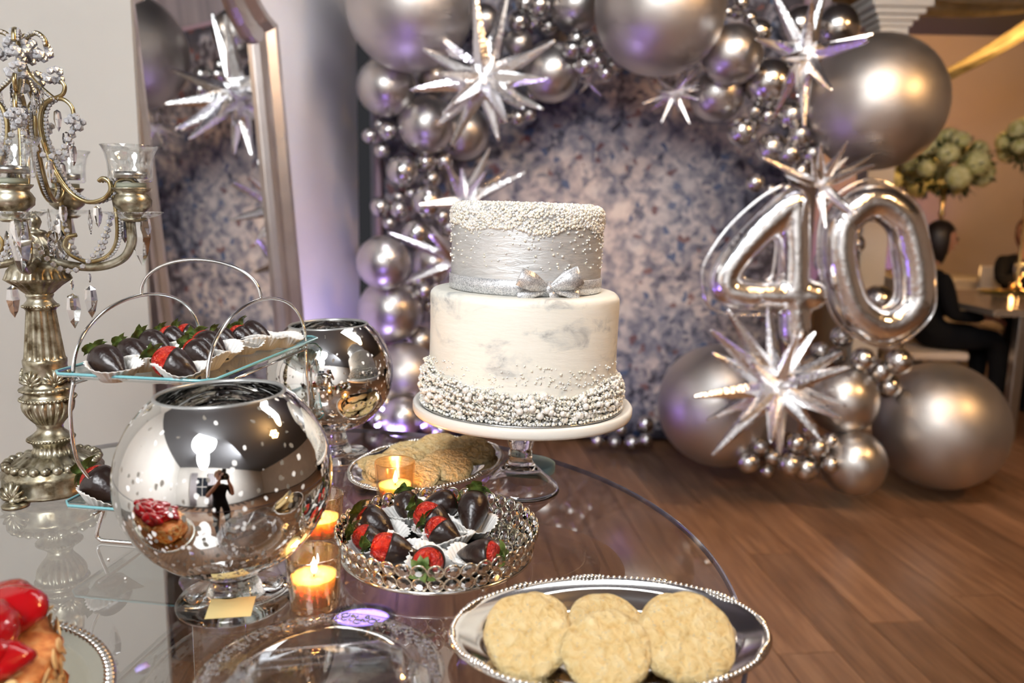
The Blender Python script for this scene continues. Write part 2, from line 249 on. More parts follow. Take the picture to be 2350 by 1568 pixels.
# ------------------------------------------------------------------ geometry helpers
def lathe_v(profile, seg, mod=None):
    P = np.array(profile, float); k = len(P); th = np.arange(seg) * TAU / seg
    v = np.zeros((k, seg, 3))
    for i in range(k):
        rr = np.full(seg, P[i, 0])
        if mod is not None: rr = rr * mod(th, i)
        v[i, :, 0] = rr * np.cos(th); v[i, :, 1] = rr * np.sin(th); v[i, :, 2] = P[i, 1]
    f = []
    for i in range(k - 1):
        for j in range(seg):
            j2 = (j + 1) % seg; f.append((i * seg + j, i * seg + j2, (i + 1) * seg + j2, (i + 1) * seg + j))
    return v.reshape(-1, 3), f
def frame_path(P, closed=False):
    P = [Vector(p) for p in P]; n = len(P); T = []
    for i in range(n):
        a = P[i - 1] if (closed or i > 0) else P[0]; b = P[(i + 1) % n] if (closed or i < n - 1) else P[-1]
        d = b - a; T.append(d.normalized() if d.length > 1e-9 else Vector((0, 0, 1)))
    up = Vector((0, 0, 1)) if abs(T[0].z) < 0.9 else Vector((1, 0, 0))
    N = [(up - T[0] * up.dot(T[0])).normalized()]
    for i in range(1, n):
        q = T[i - 1].rotation_difference(T[i]); v = q @ N[-1]; N.append((v - T[i] * v.dot(T[i])).normalized())
    return P, T, N
class MB:
    def __init__(s): s.v = []; s.f = []; s.n = 0
    def add(s, v, f, M=None):
        v = np.asarray(v, float).reshape(-1, 3)
        if M is not None:
            A = np.array(M); v = v @ A[:3, :3].T + A[:3, 3]
        s.v.append(v); s.f += [tuple(i + s.n for i in q) for q in f]; s.n += len(v); return s
    def lathe(s, profile, seg=32, mod=None, M=None, caps=False):
        v, f = lathe_v(profile, seg, mod)
        if caps:
            k = len(profile); f.append(tuple(range(seg - 1, -1, -1))); f.append(tuple((k - 1) * seg + j for j in range(seg)))
        return s.add(v, f, M)
    def tube(s, pts, r, seg=8, closed=False, caps=True, M=None):
        P, T, N = frame_path(pts, closed); n = len(P); v = []; f = []
        rs = r if hasattr(r, '__len__') else [r] * n
        for i in range(n):
            B = T[i].cross(N[i])
            for j in range(seg):
                a = TAU * j / seg; v.append(P[i] + (N[i] * math.cos(a) + B * math.sin(a)) * rs[i])
        m = n if closed else n - 1
        for i in range(m):
            i2 = (i + 1) % n
            for j in range(seg):
                j2 = (j + 1) % seg; f.append((i * seg + j, i * seg + j2, i2 * seg + j2, i2 * seg + j))
        if caps and not closed: f.append(tuple(range(seg - 1, -1, -1))); f.append(tuple((n - 1) * seg + j for j in range(seg)))
        return s.add([tuple(p) for p in v], f, M)
    def box(s, c, d, M=None, bev=0.0):
        x, y, z = (q / 2 for q in d); c = Vector(c)
        v = [(c.x + i * x, c.y + j * y, c.z + k * z) for i in (-1, 1) for j in (-1, 1) for k in (-1, 1)]
        f = [(0, 1, 3, 2), (4, 6, 7, 5), (0, 4, 5, 1), (2, 3, 7, 6), (0, 2, 6, 4), (1, 5, 7, 3)]
        return s.add(v, f, M)
    def ball(s, c, r, seg=12, rings=8, M=None, sc=(1, 1, 1)):
        pr = [(max(1e-5, math.sin(PI * i / rings)) * r, -math.cos(PI * i / rings) * r) for i in range(rings + 1)]
        v, f = lathe_v(pr, seg); v = v * np.array(sc) + np.array(c); return s.add(v, f, M)
    def many(s, base_v, base_f, centers, radii):
        bv = np.asarray(base_v); k = len(bv); N = len(centers)
        v = (bv[None] * np.asarray(radii)[:, None, None] + np.asarray(centers)[:, None, :]).reshape(-1, 3)
        bf = np.asarray(base_f); f = (bf[None] + (np.arange(N) * k)[:, None, None]).reshape(-1, bf.shape[1]) + s.n
        s.v.append(v); s.f += [tuple(q) for q in f.tolist()]; s.n += len(v); return s
    def mesh(s, name, mats=None, smooth=True):
        me = bpy.data.meshes.new(name); v = np.concatenate(s.v) if s.v else np.zeros((0, 3))
        me.from_pydata(v.tolist(), [], s.f)
        if mats is not None: me.materials.append(mats)
        if smooth: me.polygons.foreach_set('use_smooth', np.ones(len(me.polygons), bool))
        me.update(); return me
    def build(s, name, mat, parent=None, smooth=True, loc=None):
        return link(name, s.mesh(name, mat, smooth), parent, loc)
def link(name, me, parent=None, loc=None, M=None):
    o = bpy.data.objects.new(name, me); COL.objects.link(o)
    if parent is not None: o.parent = parent
    if loc is not None: o.location = loc
    if M is not None: o.matrix_local = M
    return o
def tag(o, label, cat, group=None):
    o['label'] = label; o['category'] = cat
    if group: o['group'] = group
    return o
def thing(name, label, cat, loc=(0, 0, 0), rotz=0, group=None, rot=None):
    o = bpy.data.objects.new(name, None); COL.objects.link(o); o.empty_display_size = 0.05
    o.location = loc; o.rotation_euler = rot if rot else (0, 0, rotz); return tag(o, label, cat, group)
def struct(o): o['kind'] = 'structure'; return o
def bevel(o, w=0.004, seg=2):
    m = o.modifiers.new('bevel', 'BEVEL'); m.width = w; m.segments = seg; m.limit_method = 'ANGLE'; return o
def ico(sub=1):
    bm = bmesh.new(); bmesh.ops.create_icosphere(bm, subdivisions=sub, radius=1.0)
    v = [tuple(q.co) for q in bm.verts]; f = [tuple(q.index for q in p.verts) for p in bm.faces]; bm.free(); return v, f
ICO0, ICO1, ICO2 = ico(1), ico(2), ico(3)     # 20, 80, 320 triangles
def to_dir(d, roll=0.0):                        # matrix that turns +Z to d
    q = Vector((0, 0, 1)).rotation_difference(Vector(d).normalized()); return q.to_matrix().to_4x4() @ Matrix.Rotation(roll, 4, 'Z')
def smooth_path(pts, n=8, closed=False):        # Catmull-Rom
    P = [Vector(p) for p in pts]; k = len(P); out = []
    for i in range(k if closed else k - 1):
        p0 = P[(i - 1) % k] if (closed or i > 0) else P[0] * 2 - P[1]; p1 = P[i]; p2 = P[(i + 1) % k]; p3 = P[(i + 2) % k] if (closed or i < k - 2) else p2 * 2 - p1
        for j in range(n):
            t = j / n; out.append(0.5 * ((2 * p1) + (p2 - p0) * t + (2 * p0 - 5 * p1 + 4 * p2 - p3) * t * t + (3 * p1 - p0 - 3 * p2 + p3) * t ** 3))
    if not closed: out.append(P[-1])
    return out

# ================================================================== the room
TZ = 0.88                                        # table top height
def slab(name, a, b, z0, z1, th, mat, side=1):
    """upright wall from a to b, thickness th behind its face"""
    a = Vector((a[0], a[1], 0)); b = Vector((b[0], b[1], 0)); d = (b - a).normalized(); nrm = Vector((-d.y, d.x, 0)) * side * th
    q = [a, b, b + nrm, a + nrm]; v = [(p.x, p.y, z) for z in (z0, z1) for p in q]
    f = [(0, 1, 5, 4), (1, 2, 6, 5), (2, 3, 7, 6), (3, 0, 4, 7), (4, 5, 6, 7), (3, 2, 1, 0)]
    m = MB(); m.add(v, f); return struct(m.build(name, mat, smooth=False))
CZ = 3.15
slab('wall_left', (-2.75, -3.6), (-2.75, 1.60), 0, CZ, 0.12, M_wall_brightened)
slab('wall_front_left', (-2.75, 1.58), (-0.853, 1.85), 0, CZ, 0.02, M_wall)
slab('wall_alcove', (-1.335, 2.02), (-0.86, 4.46), 0, CZ, 0.12, M_wall_brightened)
slab('wall_back', (-0.82, 4.62), (1.72, 4.62), 0, CZ, 0.12, M_wall_back)
slab('wall_far', (-1.0, 8.7), (6.2, 8.7), 0, CZ, 0.12, M_wall_room)
slab('wall_right', (6.2, 8.7), (6.2, -3.6), 0, CZ, 0.12, M_wall_room)
slab('wall_behind', (6.2, -3.6), (-2.75, -3.6), 0, CZ, 0.12, M_wall_brightened)
m = MB(); m.box((1.7, 2.55, CZ + 0.05), (9.2, 12.6, 0.1)); struct(m.build('ceiling', M_ceil, smooth=False))

# floor: dark sub-floor with single planks laid on it where the floor is in view
m = MB(); m.box((1.7, 2.55, -0.055), (9.2, 12.6, 0.1)); floor = struct(m.build('floor', M_gap, smooth=False))
PL, PW, PT = 1.22, 0.19, 0.006
pm = MB(); pm.box((0, 0, 0), (PL - 0.003, PW - 0.003, PT)); plank_me = pm.mesh('plank', M_plank, False)
PANG = rad(96); cA, sA = math.cos(PANG), math.sin(PANG); spots = []
for j in range(-60, 60):
    off = (j * 0.437) % 1.0 * PL
    for i in range(-8, 12):
        lx, ly = i * PL + off, j * PW; x = 1.2 + lx * cA - ly * sA; y = 3.0 + lx * sA + ly * cA
        if -2.2 < x < 5.7 and -2.8 < y < 8.2: spots.append((abs(math.hypot(x - 0.9, y - 3.2)) + (3 if abs(x) > 0.72 * y + 0.7 else 0), x, y))
spots.sort()
for _, x, y in spots[:295]:
    o = link('plank', plank_me, floor); o.location = (x, y, PT / 2 - 0.0045); o.rotation_euler = (0, 0, PANG)
rest = MB(); RZ = Matrix.Rotation(PANG, 4, 'Z')
for _, x, y in spots[295:]: rest.box((0, 0, 0), (PL - 0.003, PW - 0.003, PT), M=Matrix.Translation((x, y, PT / 2 - 0.0045)) @ RZ)
o = rest.build('far_planks', M_plank, floor, False); o['kind'] = 'stuff'

# skirting along the alcove wall
d = (Vector((-0.86, 4.46, 0)) - Vector((-1.335, 2.02, 0))).normalized(); nn = Vector((d.y, -d.x, 0))
m = MB(); m.box((0, 0, 0.06), (2.4, 0.016, 0.12)); o = m.build('baseboard_left', M_white, smooth=False); o.location = Vector((-1.0975, 3.24, 0)) + nn * 0.01; o.rotation_euler = (0, 0, math.atan2(d.y, d.x)); struct(o)

# printed backdrop panel on a slim stand
BX0, BX1, BY = ony(884, 600, 4.36).x, ony(1800, 600, 4.36).x, 4.36
bd = thing('photo_backdrop', 'large printed backdrop of pale blossoms in blue grey and cream behind the balloons', 'backdrop', ((BX0 + BX1) / 2, BY, 0))
m = MB(); W2 = (BX1 - BX0) / 2
nx, nz_ = 40, 24; vv = []; ff = []
for k in range(nz_ + 1):
    for i in range(nx + 1):
        x = -W2 + 2 * W2 * i / nx; vv.append((x, 0.006 * math.sin(x * 9) * (0.4 + k / nz_), 0.03 + 2.42 * k / nz_))
for k in range(nz_):
    for i in range(nx): a = k * (nx + 1) + i; ff.append((a, a + 1, a + nx + 2, a + nx + 1))
m.add(vv, ff); o = m.build('printed_fabric', M_print, bd); so_ = o.modifiers.new('thick', 'SOLIDIFY'); so_.thickness = 0.004
M_pole = pmat('mauve_pole', (0.42, 0.30, 0.38), 0.45)
for sx_ in (-1, 1):
    m = MB(); m.tube([(sx_ * (W2 + 0.035), 0.02, 0.0), (sx_ * (W2 + 0.035), 0.02, 2.48)], 0.02, 10); m.box((sx_ * (W2 + 0.035), 0.02, 0.01), (0.05, 0.36, 0.02)); m.build('stand_pole', M_pole, bd)
m = MB(); m.tube([(-W2 - 0.035, 0.02, 2.47), (W2 + 0.035, 0.02, 2.47)], 0.016, 10); m.build('cross_bar', M_pole, bd)

# white column with a stepped capital
cp = ony(2036, 95, 4.85); cb = thing('column', 'square white column with stepped capital behind the large right balloon', 'column', (cp.x - 0.0, 4.85, 0))
hw = 30 * 4.85 / FPX
m = MB(); m.box((0, 0, 1.02), (2 * hw, 2 * hw, 2.04)); bevel(m.build('shaft', M_white, cb, False), 0.006)
zc = zat(68, 4.85, 2036); m = MB(); m.box((0, 0, (zc + 2.04) / 2), (2 * hw, 2 * hw, zc - 2.04 + 0.001)); m.build('shaft', M_white, cb, False)
for k, (ext, za, zb) in enumerate(((6, 68, 56), (14, 56, 44), (24, 44, 30), (34, 30, 12), (40, 12, 2))):
    e = (30 + ext) * 4.85 / FPX; z0 = zat(za, 4.85, 2036); z1 = zat(zb, 4.85, 2036)
    m = MB(); m.box((0, 0, (z0 + z1) / 2), (2 * e, 2 * e, z1 - z0)); bevel(m.build('capital_step', M_white, cb, False), 0.005)
m = MB(); m.box((0, 0, 0.08), (2 * hw + 0.1, 2 * hw + 0.1, 0.16)); bevel(m.build('plinth', M_white, cb, False), 0.006)

# fabric swags below the ceiling
def swag(name, A, B, sag, width, mat, label, folds=5, th=0.004, side=Vector((0, 1, 0))):
    A, B = Vector(A), Vector(B); n1, n2 = 28, 20; v = []; f = []
    for i in range(n1 + 1):
        t = i / n1; c = A.lerp(B, t) - Vector((0, 0, sag * 4 * t * (1 - t)))
        wd = width * (0.35 + 0.65 * math.sin(PI * t) ** 0.8)
        for j in range(n2 + 1):
            s = j / n2 - 0.5; v.append(tuple(c + side * wd * s + Vector((0, 0, 0.03 * math.cos(s * TAU * folds) + 0.10 * (s * 2) ** 2 * sag))))
    for i in range(n1):
        for j in range(n2): a = i * (n2 + 1) + j; f.append((a, a + 1, a + n2 + 2, a + n2 + 1))
    m = MB(); m.add(v, f); o = m.build(name, mat); sm = o.modifiers.new('thick', 'SOLIDIFY'); sm.thickness = th; return tag(o, label, 'drape')
swag('ceiling_drape', (1.0, 5.2, 3.02), (4.6, 5.7, 2.98), 0.34, 0.9, M_drape, 'sheer beige ceiling drape hanging above the white column', 4)
swag('ceiling_drape', (3.0, 6.3, 2.22), (4.15, 6.0, 3.02), 0.08, 0.5, M_gold_drape, 'gold-lit fabric swag slanting up right of the column', 2)
swag('ceiling_drape', (3.6, 5.4, 2.96), (5.4, 6.4, 2.9), 0.30, 0.9, M_drape, 'pale fabric swag in the upper right corner of the hall', 3)
swag('ceiling_drape', (0.3, 4.9, 3.0), (2.6, 5.0, 3.0), 0.25, 0.6, M_drape, 'beige drape behind the upper balloons of the arch', 6)

# window with curtains on the wall behind the photographer (mirrored in the silver bowls)
wn = struct(MB().box((-0.55, -3.58, 1.55), (1.0, 0.04, 1.6)).build('window_1', M_white, smooth=False))
for k in range(2):
    for i in range(2): MB().box((-0.78 + 0.46 * i, -3.555, 1.18 + 0.74 * k), (0.42, 0.012, 0.68)).build('pane', pmat('night_glass', (0.02, 0.025, 0.035), 0.05), wn, False)
def curtain(x0, x1, label, mat):
    v = []; f = []; n1, n2 = 50, 2
    for k in range(n2 + 1):
        for i in range(n1 + 1): t = i / n1; v.append((x0 + (x1 - x0) * t, -3.46 + 0.04 * math.sin(t * 26), 0.1 + 2.5 * k / n2))
    for k in range(n2):
        for i in range(n1): a = k * (n1 + 1) + i; f.append((a, a + 1, a + n1 + 2, a + n1 + 1))
    m = MB(); m.add(v, f); o = m.build('curtain', mat); o.modifiers.new('thick', 'SOLIDIFY').thickness = 0.004; return tag(o, label, 'curtain')
M_curt = pmat('grey_curtain', (0.55, 0.52, 0.55), 0.8)
curtain(-1.45, -0.95, 'pale grey curtain left of the night window behind the photographer', M_curt)
curtain(-0.15, 0.5, 'pale grey curtain right of the night window behind the photographer', M_curt)

# warm chandelier over the hall, above the picture: it makes the amber glints
ch = thing('chandelier', 'small brass chandelier with warm glowing bulbs above the hall', 'chandelier', (1.55, 0.9, 2.55))
MB().tube([(0, 0, 0.06), (0, 0, 0.59)], 0.008, 8).build('rod', M_gold, ch); MB().lathe([(0.001, -0.03), (0.05, 0.0), (0.05, 0.05), (0.012, 0.09)], 20).build('hub', M_gold, ch)
for k in range(6):
    a = k * TAU / 6; d = Vector((math.cos(a), math.sin(a), 0))
    ar = MB().tube(smooth_path([d * 0.04 + Vector((0, 0, 0.02)), d * 0.12 + Vector((0, 0, -0.05)), d * 0.2 + Vector((0, 0, 0.0)), d * 0.2 + Vector((0, 0, 0.04))], 5), 0.007, 6).build('arm', M_gold, ch)
    MB().ball(d * 0.2 + Vector((0, 0, 0.075)), 0.032, 10, 8).build('bulb', M_bulb, ar)
lo = light('chandelier_light', 'POINT', (1.55, 0.9, 2.63), None, 45, (1.0, 0.55, 0.2), 0.16); lo.parent = ch; lo.matrix_parent_inverse = Matrix.Translation((-1.55, -0.9, -2.55))

# violet uplights on the floor
def uplight(loc, tgt, label):
    t = thing('uplight', label, 'uplight', loc); q = to_dir(Vector(tgt) - Vector(loc))
    MB().lathe([(0.075, 0.0), (0.085, 0.02), (0.085, 0.10), (0.095, 0.11), (0.095, 0.115), (0.08, 0.115), (0.08, 0.10), (0.001, 0.10)], 28, M=Matrix.Translation((0, 0, 0.02)) @ q).build('housing', M_plastic_black, t)
    MB().lathe([(0.0005, 0.103), (0.079, 0.103)], 24, M=Matrix.Translation((0, 0, 0.02)) @ q).build('lens', M_violet_lens, t)
    MB().box((0, 0, 0.008), (0.16, 0.12, 0.016)).build('base', M_plastic_black, t, False)
uplight((-0.42, 2.12, 0.0), (-0.42, 2.3, 1.3), 'violet floor uplight glowing below the glass table')
uplight((-0.60, 3.50, 0.0), (-0.75, 3.9, 1.2), 'violet floor uplight in the corner beside the mirror')

# leaning mirror with a swooped top
MP0, MP1 = Vector((-1.000, 2.232, 0)), Vector((-0.873, 2.830, 0)); mu_ = (MP1 - MP0).normalized(); MWD = (MP1 - MP0).length
mn = Vector((mu_.y, -mu_.x, 0))
mr = thing('floor_mirror', 'tall floor mirror in a champagne frame with a swooping top, leaning on the wall', 'mirror')
lean = rad(5.5); vdir = (Vector((0, 0, 1)) * math.cos(lean) - mn * math.sin(lean))
mr.matrix_world = Matrix(((mu_.x, -mn.x, vdir.x, MP0.x + mn.x * 0.105), (mu_.y, -mn.y, vdir.y, MP0.y + mn.y * 0.105), (mu_.z, -mn.z, vdir.z, 0.0), (0, 0, 0, 1)))
SH = 1.80                                        # shoulder height (inner outline, local u right, v up)
def mirror_outline(off):
    pts = [(-off, 0.10 - off), (MWD + off, 0.10 - off), (MWD + off, SH + off * 0.75)]
    n_ = 16
    for i in range(1, n_):
        s = i / n_; u = MWD + off - (MWD + 2 * off) * s; q = 1 - abs(2 * s - 1); pts.append((u, SH + off * (0.75 + 0.25 * q) + 0.42 * q ** 1.6))
    pts.append((-off, SH + off * 0.75)); return pts
prof = [(0.0, 0.0), (0.004, -0.018), (0.022, -0.024), (0.030, -0.012), (0.060, -0.016), (0.082, -0.04), (0.100, -0.042), (0.110, -0.02), (0.110, 0.03), (0.0, 0.03)]
rings = [mirror_outline(o_) for o_, _ in prof]; npt = len(rings[0]); v = []; f = []
for (o_, dd), rg in zip(prof, rings): v += [(p[0], dd, p[1]) for p in rg]
for i in range(len(prof)):
    i2 = (i + 1) % len(prof)
    for j in range(npt): j2 = (j + 1) % npt; f.append((i * npt + j, i * npt + j2, i2 * npt + j2, i2 * npt + j))
m = MB(); m.add(v, f); o = m.build('frame', M_frame, mr, True); o.data.polygons.foreach_set('use_smooth', np.zeros(len(o.data.polygons), bool))
g = mirror_outline(0.004); m = MB(); m.add([(p[0], 0.004, p[1]) for p in g] + [(p[0], 0.012, p[1]) for p in g], [tuple(range(npt)), tuple(range(2 * npt - 1, npt - 1, -1))] + [(j, npt + j, npt + (j + 1) % npt, (j + 1) % npt) for j in range(npt)])
m.build('mirror_pane', M_mirror, mr, False)

# ================================================================== round glass table
TC = Vector((-0.342, 0.877, 0)); TR = 0.600
tb = thing('glass_table', 'round clear glass table carrying the cake and all the sweets', 'table', (TC.x, TC.y, 0))
m = MB(); m.lathe([(0.0005, TZ), (TR - 0.004, TZ), ], 160); m.build('table_top', M_table, tb)
m = MB(); m.lathe([(TR - 0.0045, TZ), (TR - 0.001, TZ - 0.0015), (TR, TZ - 0.004), (TR - 0.001, TZ - 0.0065), (TR - 0.0045, TZ - 0.008), (TR - 0.0045, TZ)], 160); m.build('polished_edge', M_table_edge, tb)
MB().lathe([(0.0005, 0.0), (0.26, 0.0), (0.265, 0.006), (0.25, 0.012), (0.06, 0.022), (0.032, 0.05), (0.030, 0.40), (0.030, TZ - 0.06), (0.034, TZ - 0.03), (0.042, TZ - 0.0135), (0.0005, TZ - 0.0135)], 64).build('pedestal', M_plastic, tb)
# ================================================================== balloons
def balloon_mesh(name, mat, seg=28, rings=18):
    pr = []
    for i in range(rings + 1):
        t = PI * i / rings; r = math.sin(t); z = -math.cos(t)
        if z < -0.2: r *= 1 - 0.10 * (-(z + 0.2)) ** 1.5; z *= 1 + 0.06 * (-(z + 0.2))
        if i == 0: r = 0.035; z = -1.075
        pr.append((max(r, 1e-4), z))
    pr = [(0.055, -1.19), (0.06, -1.175), (0.03, -1.13), (0.035, -1.10)] + pr
    m = MB(); m.lathe(pr, seg); return m.mesh(name, mat)
BAL = {'c': balloon_mesh('chrome_balloon', M_chrome), 's': balloon_mesh('satin_balloon', M_satin, 40, 26), 'b': balloon_mesh('brushed_balloon', M_pearl_b, 48, 32)}
QUEUE = []
def balloon(px, py, rp, Y, kind, label, group=None, ax=None):
    QUEUE.append([px, py, rp, Y, kind, label, group, Y])
def place_balloon(px, py, rp, Y, kind, label, group, Y0):
    c = ony(px, py, Y); r = rp * mpp(c); ax = None
    o = link('balloon', BAL[kind]); d = ax or (random.uniform(-.5, .5), 0.55 + random.random() * .5, random.uniform(-.7, .3))
    o.matrix_world = Matrix.Translation(c) @ to_dir(-Vector(d), random.random() * 6) @ Matrix.Diagonal((r, r, r * random.uniform(0.97, 1.03), 1))
    return tag(o, label, 'balloon', group)
BIG = [
 (940, 15, 145, 3.75, 'b', 'huge lilac-tinted silver balloon at the top left of the arch'),
 (885, 200, 67, 3.95, 's', 'round grey silver balloon just under the huge lilac-tinted balloon'),
 (988, 178, 46, 4.1, 's', 'dark silver balloon half hidden left of the big crystal starburst'),
 (978, 287, 66, 3.95, 's', 'round silver balloon below left of the big crystal starburst'),
 (1062, 305, 62, 4.15, 's', 'shadowed silver balloon behind the lower tips of the big crystal starburst'),
 (1112, 45, 36, 4.15, 's', 'small silver balloon behind the top tips of the big crystal starburst'),
 (923, 393, 38, 3.95, 'c', 'medium chrome balloon at the left edge, above the pair of small ones'),
 (982, 462, 38, 3.95, 'c', 'medium chrome balloon level with the top of the cake, on its left'),
 (955, 535, 34, 3.95, 'c', 'medium chrome balloon above the foil spike left of the cake'),
 (880, 603, 62, 3.85, 's', 'large round silver balloon left of the cake, upper of the stacked pair'),
 (995, 603, 48, 3.95, 's', 'silver balloon tucked behind the left edge of the silver cake tier'),
 (897, 712, 74, 3.85, 's', 'large round silver balloon left of the cake, lower of the stacked pair'),
 (965, 782, 32, 3.95, 's', 'dark silver balloon beside the top of the white cake tier'),
 (928, 862, 78, 3.8, 'b', 'big silver balloon glowing lilac between the rear bowl and the cake'),
 (922, 958, 46, 3.6, 's', 'silver balloon lit deep violet above the far table edge'),
 (1265, 165, 69, 3.95, 's', 'round silver balloon right of the big crystal starburst'),
 (1320, 10, 62, 4.0, 's', 'round silver balloon at the top edge left of the giant top balloon'),
 (1190, 98, 32, 4.1, 's', 'small grey balloon between two right spikes of the big crystal starburst'),
 (1515, 20, 150, 3.6, 'b', 'giant brushed silver balloon at the top centre of the arch'),
 (1680, 125, 69, 3.7, 's', 'silver balloon touching the lower right of the giant top balloon'),
 (1645, 215, 63, 3.88, 's', 'grey silver balloon right of the tiny starburst'),
 (1765, 190, 56, 3.8, 'c', 'bright chrome balloon below the curved foil star'),
 (1835, 58, 46, 4.25, 'c', 'dark chrome balloon behind the upper arms of the curved foil star'),
 (1918, 62, 52, 4.1, 'c', 'dark chrome balloon beside the column capital'),
 (2010, 236, 155, 3.72, 'b', 'giant brushed silver balloon on the right above the number balloons'),
 (1650, 931, 141, 3.62, 'b', 'giant dark silver balloon with a violet glint on the floor'),
 (2157, 977, 147, 3.62, 'b', 'giant brushed silver balloon with an amber glint on the floor at right'),
 (1934, 918, 79, 3.5, 's', 'silver balloon between the floor starburst and the giant right floor balloon'),
 (1958, 1062, 74, 3.4, 's', 'silver balloon on the floor in front of the giant right floor balloon'),
 (2015, 690, 36, 4.0, 'c', 'chrome balloon seen through the hole of the foil zero'),
]
for a in BIG:
    ax = None
    balloon(a[0], a[1], a[2], a[3], a[4], a[5], 'balloons of the silver arch', ax)
SMALL = {
 ('small silver', 'four below the upper left balloon'): (3.98, [(848, 312, 18), (890, 300, 23), (872, 286, 14), (876, 345, 20)]),
 ('small chrome', 'trio right of the left-edge chrome balloon'): (3.98, [(977, 372, 25), (1018, 370, 22), (990, 410, 22)]),
 ('small silver', 'left-edge cluster level with the cake top'): (3.98, [(872, 475, 23), (915, 452, 15), (943, 444, 14), (915, 480, 21), (893, 512, 16)]),
 ('small chrome', 'pair touching the top left of the cake'): (3.98, [(1015, 497, 21), (1030, 522, 23)]),
 ('small silver', 'cluster right of the stacked large pair'): (3.9, [(931, 660, 18), (960, 641, 19), (972, 668, 20), (944, 692, 20), (995, 700, 23), (1001, 665, 18)]),
 ('small violet-lit', 'floor cluster behind the far table edge'): (3.6, [(880, 925, 23), (866, 963, 18), (985, 965, 30), (1012, 985, 24)]),
 ('small silver', 'top-edge cluster right of the starburst'): (4.02, [(1205, 8, 23), (1238, 12, 26), (1227, 47, 21), (1190, 50, 25), (1258, 60, 23), (1245, 33, 15)]),
 ('small silver', 'cluster left under the giant top balloon'): (3.85, [(1323, 88, 20), (1312, 112, 21), (1355, 105, 23), (1381, 112, 13), (1341, 150, 27), (1372, 142, 21), (1407, 150, 21), (1390, 168, 19)]),
 ('tiny chrome', 'arch-rim cluster below the big starburst'): (4.1, [(1187, 270, 20), (1215, 262, 17), (1222, 213, 18), (1150, 266, 21)]),
 ('tiny gold-tinted', 'cluster right of the giant top balloon'): (4.0, [(1670, 27, 13), (1690, 28, 16), (1700, 6, 19), (1655, 30, 11), (1742, 72, 29), (1720, 40, 16)]),
 ('small chrome', 'cluster under the bright chrome balloon'): (3.85, [(1731, 255, 14), (1762, 266, 21), (1725, 287, 19), (1815, 265, 33), (1702, 302, 33), (1718, 313, 16), (1770, 340, 36)]),
 ('small silver', 'trio under the giant right balloon'): (3.78, [(1835, 310, 28), (1812, 352, 25), (1863, 352, 25)]),
 ('small chrome', 'cluster just above the foil four'): (3.85, [(1835, 397, 31), (1732, 420, 22), (1768, 436, 14), (1805, 433, 13), (1790, 470, 28)]),
 ('small chrome', 'cluster under the foil zero'): (3.5, [(1980, 825, 27), (2062, 830, 31), (2020, 852, 28), (2040, 887, 28)]),
 ('small chrome', 'cluster between floor starburst and zero'): (3.65, [(1882, 805, 21), (1920, 818, 23), (1855, 836, 21), (1932, 772, 26)]),
 ('small dark chrome', 'floor cluster under the floor starburst'): (3.42, [(1745, 1025, 18), (1717, 1061, 26), (1772, 1049, 19), (1760, 1081, 17)]),
 ('small silver', 'floor cluster left of the front floor balloon'): (3.35, [(1827, 1016, 24), (1875, 1028, 25), (1905, 1013, 19), (1858, 986, 17), (1848, 1075, 31), (1813, 1066, 27), (1906, 1066, 21)]),
 ('small chrome', 'floor cluster at the backdrop foot'): (4.15, [(1370, 1012, 15), (1410, 1015, 16), (1450, 1016, 18), (1480, 973, 21), (1482, 1010, 16), (1425, 985, 14), (1390, 985, 14)]),
 ('dim small', 'pair behind the foil zero'): (3.56, [(1965, 560, 20), (1893, 600, 26)]),
}
ORD = ['leftmost', 'second from left', 'third from left', 'fourth from left', 'fifth from left', 'sixth from left', 'seventh from left', 'eighth from left']
def ordinal(k, n): return 'rightmost' if k == n - 1 else ORD[k]
for (kind_, where), (Y, L) in SMALL.items():
    L = sorted(L)
    for i, (x, y, r) in enumerate(L): balloon(x, y, r, Y + 0.03 * ((i * 7) % 3 - 1), 'c', f'{kind_} balloon, {ordinal(i, len(L))} of the {where}', f'{kind_} balloons: {where}')

def relax(it=60, lim=0.16):                       # let neighbouring balloons press apart in depth
    for _ in range(it):
        S_ = [(ony(b[0], b[1], b[3]), b[2] * mpp(ony(b[0], b[1], b[3]))) for b in QUEUE]
        for i in range(len(QUEUE)):
            for j in range(i):
                d = S_[i][0] - S_[j][0]; ov = (S_[i][1] + S_[j][1]) * 0.95 - d.length
                if ov > 0.004:
                    sg = 1 if d.y >= 0 else -1; h_ = min(ov, 0.05) * 0.3; wi, wj = S_[j][1], S_[i][1]; t_ = wi + wj
                    QUEUE[i][3] += sg * h_ * 2 * wi / t_; QUEUE[j][3] -= sg * h_ * 2 * wj / t_
        for b in QUEUE:
            b[3] = min(max(b[3], b[7] - lim), b[7] + lim, 4.30 - b[2] * 4.2 / FPX if b[0] < 1800 else 9)
            c = ony(b[0], b[1], b[3]); r = b[2] * mpp(c)
            if c.z < r + 0.004:
                while c.z < r + 0.004 and b[3] > 3.0: b[3] -= 0.01; c = ony(b[0], b[1], b[3]); r = b[2] * mpp(c)
relax()
for b in QUEUE: place_balloon(*b)

